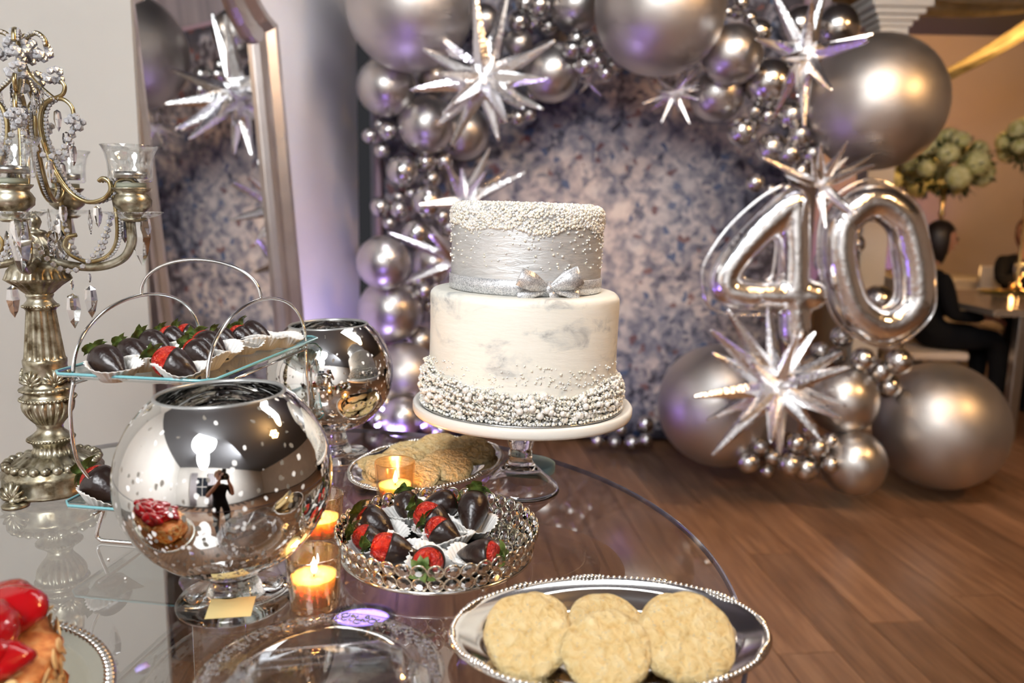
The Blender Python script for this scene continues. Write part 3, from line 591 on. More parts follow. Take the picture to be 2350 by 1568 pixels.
# ------------------------------------------------------------------ foil starbursts
def spike_mesh(seg=6):
    m = MB(); m.lathe([(0.001, 0), (0.05, 0.03), (0.098, 0.24), (0.086, 0.38), (0.056, 0.64), (0.026, 0.92), (0.015, 0.98), (0.001, 1.0)], seg); return m.mesh('spike', M_foil, False)
SPK = spike_mesh()
def starburst(cx, cy, Y, tips, label, L=None, fat=1.0, extra=4, group=None):
    c = ony(cx, cy, Y); t = thing('foil_starburst', label, 'starburst balloon', c, group=group)
    pr = [((ony(x, y, Y) - c), i) for i, (x, y) in enumerate(tips)]
    L = L or max(p.length for p, _ in pr) * 1.02; rs = random.Random(int(cx * 3 + cy))
    dirs = []
    for p, i in pr:
        q = max(L * L - p.length ** 2, 0) ** 0.5; sgn = -1 if i % 2 == 0 else 0.6
        x, y = tips[i]; dirs.append((ony(x, y, Y + (-0.45 if i % 2 == 0 else -0.05) * q) - c, None))
    for k in range(extra):
        d = Vector((rs.uniform(-1, 1), rs.uniform(0.3, 1), rs.uniform(-1, 1))).normalized() * L * 0.9; dirs.append((d, None))
    for k in range(6 if len(tips) > 4 else 2):
        a_ = rs.uniform(0, TAU); d = Vector((math.cos(a_), -rs.uniform(0.7, 1.6), math.sin(a_))).normalized() * L * 0.8; dirs.append((d, None))
    MB().ball((0, 0, 0), L * 0.07, 10, 8).build('core', M_foil, t)
    for d, _ in dirs:
        o = link('spike', SPK, t); ln = d.length; wdt = L * fat; o.matrix_local = to_dir(d, rs.random() * 6) @ Matrix.Diagonal((wdt, wdt, ln, 1))
SG = 'foil starbursts on the arch'
starburst(1112, 185, 3.5, [(1090, -25), (1168, -35), (1275, 92), (1225, 187), (1248, 251), (1145, 326), (1035, 336), (1003, 289), (940, 207), (970, 113)], 'big silver foil starburst high on the left of the arch', group=SG)
starburst(1848, 128, 3.28, [(1762, -45), (1892, -20), (2006, 78), (1892, 200), (1845, 292), (1778, 95)], 'silver foil starburst with long arms at the upper right of the arch', fat=0.95, extra=3, group=SG)
starburst(1548, 212, 3.8, [(1475, 238), (1517, 284), (1583, 285), (1607, 205), (1603, 229), (1612, 150), (1505, 177), (1572, 160)], 'tiny silver foil starburst hanging under the giant top balloon', fat=0.9, group=SG)
starburst(1068, 462, 3.6, [(1022, 370), (1125, 338), (1208, 394), (1105, 400), (960, 470)], 'silver foil starburst peeking out behind the top of the cake', extra=3, group=SG)
starburst(1048, 600, 3.5, [(888, 533), (985, 535), (1000, 575), (930, 650)], 'violet-lit foil starburst behind the left side of the silver cake tier', extra=3, fat=0.8, group=SG)
starburst(1782, 888, 3.25, [(1670, 709), (1763, 698), (1629, 756), (1634, 810), (1590, 911), (1620, 966), (1632, 1047), (1790, 1046), (1943, 934), (1871, 883), (1936, 806), (1872, 760), (1830, 770)], 'large silver foil starburst low in front of the floor balloons', extra=3, group=SG)
starburst(1882, 425, 3.3, [(1750, 362), (2006, 354), (2011, 376), (1906, 369), (1800, 400)], 'silver foil starburst on top of the number balloons', extra=2, fat=0.8, group=SG)
starburst(1352, 190, 3.95, [(1381, 222), (1330, 215), (1365, 150)], 'tiny foil starburst almost hidden at the inner top of the arch', extra=3, group=SG)

# ------------------------------------------------------------------ the number 40 in foil
def ring_path(pts, n=7): return smooth_path(pts, n, True)
def px_path(P, Y): return [ony(x, y, Y) for x, y in P]
def digit(name, label, loops, opens, seams, Y, rp):
    base = ony(*loops[0][0], Y); t = thing(name, label, 'number balloon', (base.x, Y, base.z)); r = rp * Y / FPX; B = Vector((base.x, Y, base.z))
    m = MB()
    for lp in loops: m.tube([p - B for p in ring_path(px_path(lp, Y))], r, 20, closed=True)
    for op in opens:
        pts = [p - B for p in smooth_path(px_path(op, Y), 6)]; m.tube(pts, r, 20)
        m.ball(pts[0], r, 20, 12); m.ball(pts[-1], r, 20, 12)
    o = m.build('foil_body', M_foil, t)
    rm = o.modifiers.new('remesh', 'REMESH'); rm.mode = 'VOXEL'; rm.voxel_size = 0.009; rm.use_smooth_shade = True
    s_ = o.modifiers.new('smooth', 'SMOOTH'); s_.factor = 0.6; s_.iterations = 10
    for sm, cl in seams:
        pts = [p - B for p in (ring_path(px_path(sm, Y)) if cl else smooth_path(px_path(sm, Y), 7))]
        MB().tube(pts, 0.0065, 6, closed=cl).build('seam', M_foil, t)
digit('number_balloon', 'large silver foil number four balloon',
      [[(1818, 470), (1760, 512), (1700, 575), (1662, 630), (1668, 665), (1705, 676), (1760, 677), (1812, 672), (1822, 600), (1820, 530)]],
      [[(1822, 466), (1822, 560), (1822, 660), (1824, 765)], [(1812, 675), (1862, 678)]],
      [([(1778, 548), (1740, 580), (1704, 618), (1706, 638), (1740, 645), (1766, 640), (1776, 610)], True), ([(1800, 422), (1740, 458), (1668, 525), (1618, 600), (1612, 650), (1630, 705), (1690, 722), (1780, 722)], False)], 3.34, 36)
digit('number_balloon', 'large silver foil number zero balloon right of the four',
      [[(1922, 560), (1940, 500), (2002, 462), (2066, 500), (2090, 570), (2100, 640), (2092, 705), (2030, 748), (1965, 715), (1935, 650)]], [],
      [([(1952, 580), (1965, 525), (1998, 505), (2036, 525), (2046, 590), (2054, 645), (2048, 690), (2010, 712), (1975, 690), (1962, 640)], True),
       ([(1876, 570), (1898, 470), (2000, 412), (2105, 470), (2135, 565), (2147, 645), (2135, 730), (2040, 796), (1930, 750), (1890, 660)], True)], 3.42, 41)
# ================================================================== cake on its stand
CX, CY = 0.015, 1.158
cz = lambda y: zat(y, CY, 1205)
PZ0, PZ1 = cz(944), cz(918)                          # stand plate underside / top
pr_ = 250 * (CY * math.cos(PITCH) + (CAMZ - PZ1) * math.sin(PITCH)) / FPX
TILT = (0, rad(0.9), 0)
st = thing('cake_stand', 'ivory cake stand on a clear turned glass foot, carrying the tiered cake', 'cake stand', (CX, CY, TZ), rot=TILT)
H1, H0 = PZ1 - TZ, PZ0 - TZ
MB().lathe([(0.0005, H0 + 0.002), (pr_ - 0.008, H0), (pr_ - 0.002, H0 + 0.002), (pr_, H0 + 0.006), (pr_, H1 - 0.003), (pr_ - 0.002, H1), (pr_ - 0.006, H1), (pr_ - 0.009, H1 - 0.003), (0.0005, H1 - 0.003)], 96).build('plate', M_ivory, st)
MB().lathe([(0.0005, H0 - 0.006), (0.02, H0 - 0.006), (0.08, H0 - 0.005), (0.125, H0 - 0.001), (0.125, H0), (0.0005, H0)], 64).build('glass_underplate', M_glass, st)
k_ = mpp((CX, CY, TZ + .05))
Zs = lambda y: max(0.0, zat(y, CY, 1191) - TZ)
ftp = [(92, 1125), (92, 1119), (88, 1113), (72, 1103), (52, 1091), (36, 1081), (27, 1072), (26, 1070), (28, 1066), (26, 1062), (27, 1058), (24, 1055), (29, 1048), (32, 1038), (32, 1030), (28, 1020), (23, 1014), (22, 1008), (25, 1004), (25, 998)]
prof_o = [(a * k_, Zs(b) if b < 1122 else 0.0) for a, b in ftp]
h_top = H0 - 0.0062; z_last = prof_o[-1][1]
prof_o = [(r_, z_ / z_last * h_top) for r_, z_ in prof_o]
inner = [(max(r_ - 0.0035, 0.001), z_ - 0.0022) for r_, z_ in prof_o[2:6]]
MB().lathe([(0.0005, inner[-1][1] - 0.001)] + inner[::-1] + [(prof_o[0][0] - 0.004, 0.0)] + prof_o + [(0.0005, h_top)], 64).build('glass_foot', M_glass, st)

cake = thing('tiered_cake', 'two-tier cake, silver on white, edged with sugar pearls, on the ivory stand', 'cake', (CX, CY, PZ1 - 0.003 + 0.0005), rot=TILT)
CB = PZ1 - 0.0025
R2 = 214 * mpp((CX, CY, 1.12)); R1 = 172 * mpp((CX, CY, 1.25)); ZA = cz(663) - CB; ZB = cz(470) - CB
MB().lathe([(0.0005, 0), (pr_ - 0.014, 0), (pr_ - 0.012, 0.0015), (pr_ - 0.014, 0.003), (0.0005, 0.003)], 80).build('foil_board', M_board, cake)
def tier(r, z0, z1, bev, seg=120, wob=0.0):
    pr = [(0.0005, z0), (r, z0)] + [(r * (1 + wob * math.sin(k * 2.3)), z0 + (z1 - z0 - bev) * k / 8) for k in range(1, 8)]
    pr += [(r - bev + bev * math.sin(a), z1 - bev + bev * math.cos(a)) for a in [PI / 2 * (1 - i / 6) for i in range(7)]] + [(r * 0.6, z1 + 0.0005), (0.0005, z1)]
    m = MB(); m.lathe(pr, seg, mod=lambda th, i: 1 + 0.0035 * np.sin(3 * th + i * .3) + 0.002 * np.sin(7 * th + i)); return m
lower = tier(R2, 0.003, ZA, 0.011).build('white_tier', M_fondant, cake)
upper = tier(R1, ZA, ZB, 0.014).build('silver_tier', M_silver_icing, cake)
RBH = 0.0215
MB().lathe([(R1 + 0.0004, ZA + 0.001), (R1 + 0.0022, ZA + 0.0015), (R1 + 0.0024, ZA + RBH - 0.001), (R1 + 0.0004, ZA + RBH)], 120).build('ribbon', M_glitter, cake)
# bow
bth = math.atan2(-1, 0.27); bc = Vector((math.cos(bth) * (R1 + 0.006), math.sin(bth) * (R1 + 0.006), ZA + 0.0115)); bx = Vector((-math.sin(bth), math.cos(bth), 0)); bn = Vector((math.cos(bth), math.sin(bth), 0)); bz = Vector((0, 0, 1))
bow = MB().ball(bc, 0.0055, 12, 8, sc=(1, 1, 1.25)).build('bow', M_glitter, cake)
def strip(path, wid, wdir, name):
    v = []; f = []
    for i, p in enumerate(path): w_ = wid[i] if hasattr(wid, '__len__') else wid; d_ = wdir[i] if isinstance(wdir, list) else wdir; v += [tuple(p - d_ * w_ / 2), tuple(p + d_ * w_ / 2)]
    for i in range(len(path) - 1): f.append((2 * i, 2 * i + 1, 2 * i + 3, 2 * i + 2))
    o = MB().add(v, f).build(name, M_glitter, bow); o.modifiers.new('t', 'SOLIDIFY').thickness = 0.0007; return o
for sgn, up_ in ((-1, 0.55), (1, 0.65)):
    d_ = (bx * sgn + bz * up_ * 0.72).normalized(); pts = [bc + d_ * 0.046 * s * math.cos(0) * math.sin(PI * min(1, 0.5 + 0) ) + bn * b for s, b in [(0.02, 0.002), (0.3, 0.006), (0.65, 0.009), (0.95, 0.007), (1.0, 0.003), (0.9, -0.001), (0.6, -0.003), (0.3, -0.002), (0.02, 0.0)]]
    per = bz.cross(bn).cross(d_); per = (bz - d_ * bz.dot(d_)).normalized()
    strip(smooth_path(pts, 4), [0.006 + 0.0185 * min(1, 1.6 * ((p - bc).length / 0.046)) for p in smooth_path(pts, 4)], per, 'loop')
for dx_, dz_ in ((-0.043, -0.0115), (0.043, -0.0085), (0.008, -0.014)):
    p2 = bc + bx * dx_ + bz * dz_; L_ = smooth_path([bc + bn * 0.002, bc.lerp(p2, .5) + bn * 0.004, p2 + bn * 0.001], 6); dd = (p2 - bc).normalized(); per = dd.cross(bn).normalized()
    strip(L_, [0.005 + 0.010 * i / len(L_) for i in range(len(L_))], per, 'tail')
# pearls
def on_cyl(r, th, z): return np.stack([r * np.cos(th), r * np.sin(th), z], -1)
def wave(th, seed):
    rs = np.random.default_rng(seed); return sum(a * np.sin(k * th + p) for k, a, p in zip((2, 3, 5, 8, 13), (1, .8, .6, .45, .3), rs.uniform(0, 6, 5))) / 2.2
front = -PI / 2
def dtheta(th, c): return (th - c + PI) % TAU - PI
C, Rr, K = [], [], []
# upper tier crown
th = rng.uniform(0, TAU, 5200); dip = 0.026 + 0.006 * wave(th, 3) + 0.021 * np.exp(-(dtheta(th, front + 0.22) / 0.30) ** 2) + 0.008 * np.exp(-(dtheta(th, front - 0.75) / 0.25) ** 2) + 0.010 * np.exp(-(dtheta(th, front + 1.05) / 0.3) ** 2)
u = rng.random(5200); dz = dip * u; rr_ = np.clip(rng.normal(0.00165, 0.00045, 5200), 0.001, 0.003)
ar = np.where(dz < 0.014, R1 - 0.014 + np.sqrt(np.maximum(0, 0.014 ** 2 - (0.014 - dz) ** 2)), R1); C.append(on_cyl(ar + rr_ * 0.5, th, ZB - dz + rr_ * 0.2 * (dz < 0.01))); Rr.append(rr_)
th = rng.uniform(0, TAU, 1500); rad_ = (R1 - 0.014) * np.sqrt(rng.uniform(0.0, 1, 1500)); rr_ = np.clip(rng.normal(0.0017, 0.0005, 1500), 0.001, 0.003); C.append(on_cyl(rad_, th, np.full(1500, ZB + 0.0005) + rr_ * 0.4)); Rr.append(rr_)
th = rng.uniform(0, TAU, 460); dz = 0.03 + 0.055 * rng.random(460) ** 1.7; rr_ = np.clip(rng.normal(0.00135, 0.0003, 460), 0.0008, 0.002); C.append(on_cyl(R1 + rr_ * 0.5, th, ZB - dz)); Rr.append(rr_)
ncrown = sum(len(x) for x in C)
# lower tier heap
n_ = 7600; th = rng.uniform(0, TAU, n_); hh = 0.044 + 0.009 * wave(th, 11) + 0.012 * np.exp(-(dtheta(th, PI) / 0.5) ** 2); u = rng.random(n_) ** 0.9; z = 0.0035 + hh * u; rr_ = np.clip(rng.normal(0.0017, 0.0005, n_), 0.001, 0.0032)
bul = 0.011 * np.sin(np.clip(u, 0, 1) * PI) ** 0.7 * (1 - 0.3 * u) + 0.003 * np.sin(9 * th + 30 * u); C.append(on_cyl(R2 + np.maximum(bul, 0.0) + rng.normal(0, 0.0012, n_), th, z)); Rr.append(rr_)
n_ = 700; th = rng.uniform(0, TAU, n_); z = 0.047 + 0.030 * rng.random(n_) ** 2 + 0.010 * wave(th, 5); rr_ = np.clip(rng.normal(0.0012, 0.0003, n_), 0.0008, 0.0018); C.append(on_cyl(R2 + rr_ * 0.5, th, z)); Rr.append(rr_)
n_ = 900; th = rng.uniform(0, TAU, n_); rr_ = np.clip(rng.normal(0.0017, 0.0005, n_), 0.001, 0.0028); C.append(on_cyl(R2 + 0.004 + 0.009 * rng.random(n_), th, 0.003 + rr_)); Rr.append(rr_)
C = np.concatenate(C); Rr = np.concatenate(Rr); pick = rng.random(len(C)) < 0.5
idx = np.arange(len(C))
for nm, msk, mt in (('champagne_sugar_pearls', pick, M_dragee), ('silver_sugar_pearls', ~pick, M_dragee2)):
    for par, sel in ((upper, idx < ncrown), (lower, idx >= ncrown)):
        q = msk & sel; o = MB().many(ICO1[0], ICO1[1], C[q], Rr[q]).build(nm, mt, par); o['kind'] = 'stuff'
pb = MB().add(*ICO2).mesh('pearl', M_pearl)
for k in range(230):
    th_ = rng.uniform(0, TAU); u_ = rng.random(); r_ = rng.uniform(0.0026, 0.0050); z_ = 0.005 + (0.040 + 0.006 * float(wave(np.array([th_]), 11)[0])) * u_
    o = link('pearl', pb, lower); o.location = ((R2 + 0.0115 * math.sin(u_ * PI) ** 0.7 + 0.002) * math.cos(th_), (R2 + 0.0115 * math.sin(u_ * PI) ** 0.7 + 0.002) * math.sin(th_), z_); o.scale = (r_,) * 3
for k in range(70):
    th_ = rng.uniform(0, TAU); o = link('pearl', pb, upper); r_ = rng.uniform(0.0019, 0.0028); dz_ = rng.uniform(0.002, 0.03); a_ = R1 if dz_ > 0.014 else R1 - 0.014 + math.sqrt(0.014 ** 2 - (0.014 - dz_) ** 2)
    o.location = ((a_ + r_ * .5) * math.cos(th_), (a_ + r_ * .5) * math.sin(th_), ZB - dz_); o.scale = (r_,) * 3

# ================================================================== silver bowls
def bowl(loc, R, zc, ztop, rim, foot, lean, label, note=None):
    t = thing('mercury_glass_bowl', label, 'bowl', loc, rot=lean); t0 = 0.0035
    z_a = math.acos((ztop - zc) / R) if abs(ztop - zc) < R else 0.5
    out = [(max(1e-4, R * math.sin(a)), zc + R * math.cos(a) * (0.98 if math.cos(a) < 0 else 1)) for a in np.linspace(PI - 0.12, z_a, 40)]
    o_ = MB(); inn = [(max(1e-4, r_ - t0 * min(1, r_ / 0.02)), z_ + (t0 if r_ < 0.05 and z_ < zc else 0)) for r_, z_ in out]
    o_.lathe([(0.0003, out[0][1])] + out + [(rim_r, rim_z) for rim_r, rim_z in ((out[-1][0] - 0.0008, out[-1][1] + 0.0012), (out[-1][0] - 0.0028, out[-1][1] + 0.0012))] + inn[::-1] + [(0.0003, inn[0][1])], 96)
    body = o_.build('bowl_body', M_mercury, t)
    MB().lathe([(out[-1][0] + 0.0003, out[-1][1] - 0.0012), (out[-1][0] + 0.0003, out[-1][1] + 0.001), (out[-1][0] - 0.0014, out[-1][1] + 0.0022), (out[-1][0] - 0.0036, out[-1][1] + 0.001), (out[-1][0] - 0.0036, out[-1][1] - 0.0012)], 96).build('rim', pmat('ground_glass_rim', (0.40, 0.41, 0.40), 0.3, 0.6), t)
    zb = zc - R * 0.975
    MB().lathe([(0.0004, 0.0), (foot, 0.0), (foot + 0.001, 0.004), (foot - 0.001, 0.0075), (foot * 0.72, 0.010), (foot * 0.50, 0.0135), (0.026, 0.020), (0.024, 0.024), (0.0225, 0.030), (0.0205, zb - 0.004), (0.022, zb + 0.002), (0.0004, zb + 0.002)], 72).build('glass_foot', M_glass, t)
    return t
gf = onz(540, 1378, TZ); g1 = bowl((gf.x, gf.y, TZ), 0.1085, 1.0205 - TZ, 1.1075 - TZ, 0, 0.059, (0, rad(-1.5), 0), 'speckled silver mercury glass bowl on a clear foot, front left')
MB().box((0, 0, 0), (0.045, 0.030, 0.0003), M=Matrix.Translation((0.010, -0.040, 0.0128)) @ Matrix.Rotation(0.12, 4, 'Z') @ Matrix.Rotation(0.22, 4, 'X')).build('paper_note', M_tape, g1, False)
gb = onz(768, 1049, TZ); bowl((gb.x, gb.y, TZ), 0.1025, 1.026 - TZ, 1.106 - TZ, 0, 0.056, (0, rad(-1.5), 0), 'speckled silver mercury glass bowl on a clear foot, rear, behind the tiered stand')

# ================================================================== votive candles
def votive(px, py, label, lit=True, fill=0.55, frosted=False, H=0.061, R=0.029):
    p = onz(px, py, TZ); t = thing('votive_candle', label, 'candle', (p.x, p.y, TZ), group='lit votive candles')
    gm = M_amber if not frosted else thin_glass('smoked_votive_glass', (0.93, 0.84, 0.70), 1.0, 1.5, rough=0.2, boost=0.08, gloss=(0.9, 0.8, 0.65))
    MB().lathe([(0.0004, 0.0008), (R * 0.82, 0.0), (R * 0.88, 0.003), (R, H - 0.002), (R - 0.0007, H), (R - 0.002, H - 0.002), (R * 0.88 - 0.002, 0.008), (0.0004, 0.008)], 56).build('glass_cup', gm, t)
    hw_ = 0.008 + (H - 0.008) * fill; rt = lambda z: (R * 0.88 - 0.0026) + (R - R * 0.88) * (z / H)
    MB().lathe([(0.0004, 0.0085), (rt(0.0085), 0.0085), (rt(hw_), hw_ + 0.001), (rt(hw_) - 0.003, hw_ - 0.0004), (0.006, hw_ - 0.0012), (0.0004, hw_ - 0.0012)], 48).build('wax', M_wax, t)
    wk = MB().tube([(0, 0, hw_ - 0.002), (0.0006, 0, hw_ + 0.005)], 0.0007, 6).build('wick', M_wick, t)
    MB().lathe([(0.0002, 0), (0.0026, 0.002), (0.0036, 0.0055), (0.0028, 0.010), (0.0012, 0.0155), (0.0001, 0.019)], 14, M=Matrix.Translation((0.0004, 0, hw_ + 0.002))).build('flame', M_flame, t)
    l = bpy.data.lights.new('candle_light', 'POINT'); l.energy = 0.55; l.color = (1.0, 0.46, 0.15); l.shadow_soft_size = 0.005
    lo = bpy.data.objects.new('candle_light', l); COL.objects.link(lo); lo.parent = t; lo.location = (0, 0, hw_ + 0.016)
votive(722, 1391, 'lit votive candle in clear glass nearest the front, below the jewelled tray', fill=0.50)
votive(737, 1237, 'lit votive candle between the front silver bowl and the jewelled tray', fill=0.38)
votive(907, 1152, 'lit votive candle in smoky glass in front of the rear cookie tray', fill=0.35, frosted=True)
# pale blue tealight behind the stand foot
p = onz(1216, 1080, TZ); t = thing('tealight', 'pale blue round tealight behind the foot of the cake stand', 'candle', (p.x, p.y, TZ))
MB().lathe([(0.0004, 0), (0.040, 0), (0.041, 0.002), (0.041, 0.013), (0.039, 0.0145), (0.0004, 0.0145)], 40).build('wax', M_bluewax, t); MB().tube([(0, 0, 0.014), (0, 0, 0.019)], 0.0007, 6).build('wick', M_wick, t)

# ================================================================== oval silver trays with cookies
def oval_tray(cx, cy, a, b, ang, label):
    t = thing('oval_tray', label, 'tray', (cx, cy, TZ), ang); seg = 120
    prof = [(0.0005, 0.0015), (0.60, 0.0015), (0.66, 0.0025), (0.74, 0.010), (0.79, 0.0155), (0.84, 0.017), (0.93, 0.0195), (0.955, 0.021), (0.985, 0.0205), (1.0, 0.0185), (0.985, 0.0165), (0.93, 0.016), (0.80, 0.012), (0.72, 0.004), (0.62, 0.0), (0.0005, 0.0)]
    v, f = lathe_v(prof, seg); v[:, 0] *= a; v[:, 1] *= b; MB().add(v, f).build('tray_body', M_silver, t)
    N = 150; per = []
    for i in range(N):
        q = TAU * i / N; per.append((a * 0.975 * math.cos(q), b * 0.975 * math.sin(q), 0.0205))
    rs = np.array([0.0026 + 0.0012 * (1 if (i % 25) in (0, 1, 24) else 0) for i in range(N)])
    bd_ = MB().many(ICO1[0], ICO1[1], np.array(per), rs).build('gadroon_border', M_silver, t); bd_['kind'] = 'stuff'
    for k in range(6):                       # cast shell ornaments on the border
        q = TAU * (k + 0.5) / 6; c_ = Vector((a * 0.965 * math.cos(q), b * 0.965 * math.sin(q), 0.0215)); tn = Vector((-a * math.sin(q), b * math.cos(q), 0)).normalized()
        m = MB()
        for s_ in range(-4, 5): m.ball(c_ + tn * s_ * 0.0042, 0.0034 - 0.0003 * abs(s_), 8, 6, sc=(1, 1, 0.7)) if False else m.add(*(lambda vv, ff: (vv * (0.0036 - 0.0003 * abs(s_)) + np.array(c_ + tn * s_ * 0.0042 + Vector((0, 0, 0.0006 * ((s_ + 4) % 2)))), ff))(np.array(ICO1[0]), ICO1[1]))
        m.build('border_ornament', M_silver, t)
    return t
def cookie_mesh(seed, R=1.0):
    rs = random.Random(seed); ph = [rs.uniform(0, 6) for _ in range(6)]; seg = 48
    prof = [(0.0008, 0.0), (0.86, 0.0), (0.96, 0.05), (1.0, 0.12), (0.985, 0.20), (0.93, 0.265), (0.80, 0.295), (0.55, 0.31), (0.3, 0.325), (0.0008, 0.32)]
    def md(th, i): return 1 + 0.028 * np.sin(2 * th + ph[0]) + 0.02 * np.sin(3 * th + ph[1]) + 0.012 * np.sin(7 * th + ph[2]) + 0.008 * np.sin(13 * th + ph[3] + i)
    v, f = lathe_v(prof, seg, md); rsn = np.random.default_rng(seed); v[:, 2] += np.where(v[:, 2] > 0.2, 0.02 * np.sin(9 * v[:, 0] + ph[4]) * np.sin(8 * v[:, 1] + ph[5]) + rsn.normal(0, 0.008, len(v)), 0)
    return v, f
CK = []
for s_ in range(5):
    v, f = cookie_mesh(s_); m = MB().add(v, f); me = m.mesh('cookie_crumb', M_cookie); g_ = np.random.default_rng(s_ + 50); pts = []
    for _ in range(90):
        rr_, aa = math.sqrt(g_.random()) * 0.93, g_.random() * TAU; pts.append((rr_ * math.cos(aa), rr_ * math.sin(aa), 0.325 - 0.03 * rr_ - (0.05 * max(0, rr_ - 0.8) / 0.13)))
    gm_ = MB().many(ICO0[0], ICO0[1], np.array(pts), g_.uniform(0.008, 0.017, 90)).mesh('sugar_grains', M_sugar); CK.append((me, gm_))
def cookie(P, R, tilt, az, label, group, k):
    t = thing('sugar_cookie', label, 'cookie', P, group=group); t.rotation_euler = (Matrix.Rotation(az, 3, 'Z') @ Matrix.Rotation(tilt, 3, 'X') @ Matrix.Rotation(k * 1.7, 3, 'Z')).to_euler(); t.scale = (R, R, R)
    link('cookie_crumb', CK[k % 5][0], t); o = link('sugar_grains', CK[k % 5][1], t); o['kind'] = 'stuff'
ft = oval_tray(0.100, 0.716, 0.157, 0.109, rad(6.4), 'oval silver tray of six sugar cookies at the front right')
FC = [(1226, 1426, 0.0385, 0.0, 0.56, 'rear left cookie of the front tray'), (1394, 1426, 0.0385, 0.0, 0.56, 'rear middle cookie of the front tray'), (1563, 1432, 0.0400, 0.0, 0.56, 'rear right cookie of the front tray'),
      (1211, 1452, 0.0410, 0.012, 0.60, 'front left cookie of the front tray, leaning on the one behind'), (1394, 1487, 0.0400, 0.012, 0.56, 'front middle cookie of the front tray, leaning lowest'), (1577, 1456, 0.0450, 0.012, 0.60, 'front right cookie of the front tray, the largest there')]
for k, (x, y, R, z, tl, lab) in enumerate(FC):
    zc_ = TZ + 0.004 + R * math.sin(tl) + z * 0.3; p = onz(x, y, zc_ + 0.012); nrm = Vector((0, -math.sin(tl), math.cos(tl))); q = Vector(p) - nrm * R * 0.30 - nrm * (0.0 if z else 0.010)
    cookie(q, R, tl, rad((k % 3 - 1) * 4), 'sugar-dusted ' + lab, 'cookies on the front tray', k)
bt = oval_tray(-0.130, 1.219, 0.146, 0.108, rad(58.2), 'oval silver tray of cookies at the back, left of the cake stand')
BCK = [(862, 1070, 0.036, 0.008, 0.20, 'far left cookie of the rear tray, under its neighbour'), (888, 1068, 0.036, 0.013, 0.25, 'second cookie from the left on the rear tray'), (925, 1052, 0.038, 0.018, 0.28, 'third cookie from the left on the rear tray'),
       (935, 1033, 0.034, 0.012, 0.2, 'cookie at the far rim of the rear tray'), (990, 1030, 0.036, 0.016, 0.3, 'cookie in the middle of the rear tray'), (1010, 1018, 0.036, 0.022, 0.3, 'topmost cookie at the back of the rear tray'),
       (955, 1085, 0.039, 0.014, 0.25, 'front cookie of the rear tray, right of the smoky votive'), (1028, 1063, 0.039, 0.018, 0.36, 'rough-edged cookie at the front right of the rear tray'), (1078, 1030, 0.041, 0.020, 0.30, 'rightmost cookie of the rear tray, near the stand foot')]
for k, (x, y, R, z, tl, lab) in enumerate(BCK):
    p = onz(x, y, TZ + z + 0.008); cookie((p.x, p.y, TZ + z), R, tl, 0.3, 'sugar ' + lab, 'cookies on the rear tray', k + 2)

# ================================================================== strawberries and paper cups
def berry_profile(t): return (math.sin(PI * min(1, t * 0.93 + 0.07) ** 0.64) ** 0.85) * (1 - 0.12 * t)
def berry_part(t0, t1, ex, n=12, cap=True):
    pr = []
    for i in range(n + 1):
        t = t0 + (t1 - t0) * i / n; pr.append((max(0.0003, berry_profile(t) * 0.325 + ex * (1 if 0 < i < n or t1 < 1 else 1)), -t))
    if t0 > 0: pr = [(max(0.0003, pr[0][0] - 0.03), pr[0][1])] + pr
    pr.append((0.0003, pr[-1][1] - (0.012 if t1 >= 1 else 0))); return pr
MB_red = MB().lathe([(0.0003, 0.0)] + berry_part(0.0, 0.5, 0.0), 24).mesh('fruit', M_berry)
CHOC = {}
for k, (ex0, tilt_) in enumerate(((0.30, 0.16), (0.12, 0.10), (0.02, 0.03))):
    v, f = lathe_v(berry_part(ex0, 1.0, 0.022), 28); a_ = np.arctan2(v[:, 1], v[:, 0]); w_ = np.clip(1 - (-v[:, 2] - ex0) / 0.4, 0, 1); v[:, 2] += tilt_ * np.cos(a_) * w_ * 0.5
    CHOC[k] = MB().add(v, f).mesh('chocolate_coat', M_choc)
lv = []; lf = []
for i in range(6):
    t = i / 5; w_ = 0.10 * math.sin(PI * min(1, 0.12 + t * 0.88)) ** 0.8; c_ = (0.02 + 0.30 * t, 0.05 + 0.10 * math.sin(t * 2.4) - 0.10 * t * t)
    lv += [(c_[0], -w_, c_[1] + 0.02), (c_[0], 0, c_[1]), (c_[0], w_, c_[1] + 0.02)]
for i in range(5): a = i * 3; lf += [(a, a + 1, a + 4, a + 3), (a + 1, a + 2, a + 5, a + 4)]
leaf_me = MB().add(lv, lf).mesh('leaf', M_leaf); stem_me = MB().tube([(0, 0, 0), (0.01, 0, 0.10), (0.03, 0.01, 0.17)], [0.035, 0.025, 0.02], 7).mesh('calyx', M_leaf)
def strawberry(P, tip, L, expo, label, group, spin=0.0, fat=1.0, leaf_up=0.0):
    """P: centre of the fruit; tip: direction from stalk to tip"""
    L *= 1.22; d = -Vector(tip).normalized(); t = thing('chocolate_strawberry', label, 'strawberry', Vector(P) + d * L * 0.46, group=group)
    t.rotation_euler = to_dir(d, spin).to_euler(); t.scale = (L * fat, L * fat, L)
    link('fruit', MB_red, t); link('chocolate_coat', CHOC[expo], t); cx_ = link('calyx', stem_me, t)
    rs = random.Random(int(abs(P[0]) * 9999)); n_ = 8
    for i in range(n_):
        o = link('leaf', leaf_me, cx_); s_ = rs.uniform(0.85, 1.25); o.rotation_euler = (0, rs.uniform(-0.55, 0.25) - leaf_up, TAU * i / n_ + rs.uniform(-.25, .25)); o.scale = (s_, s_, s_)
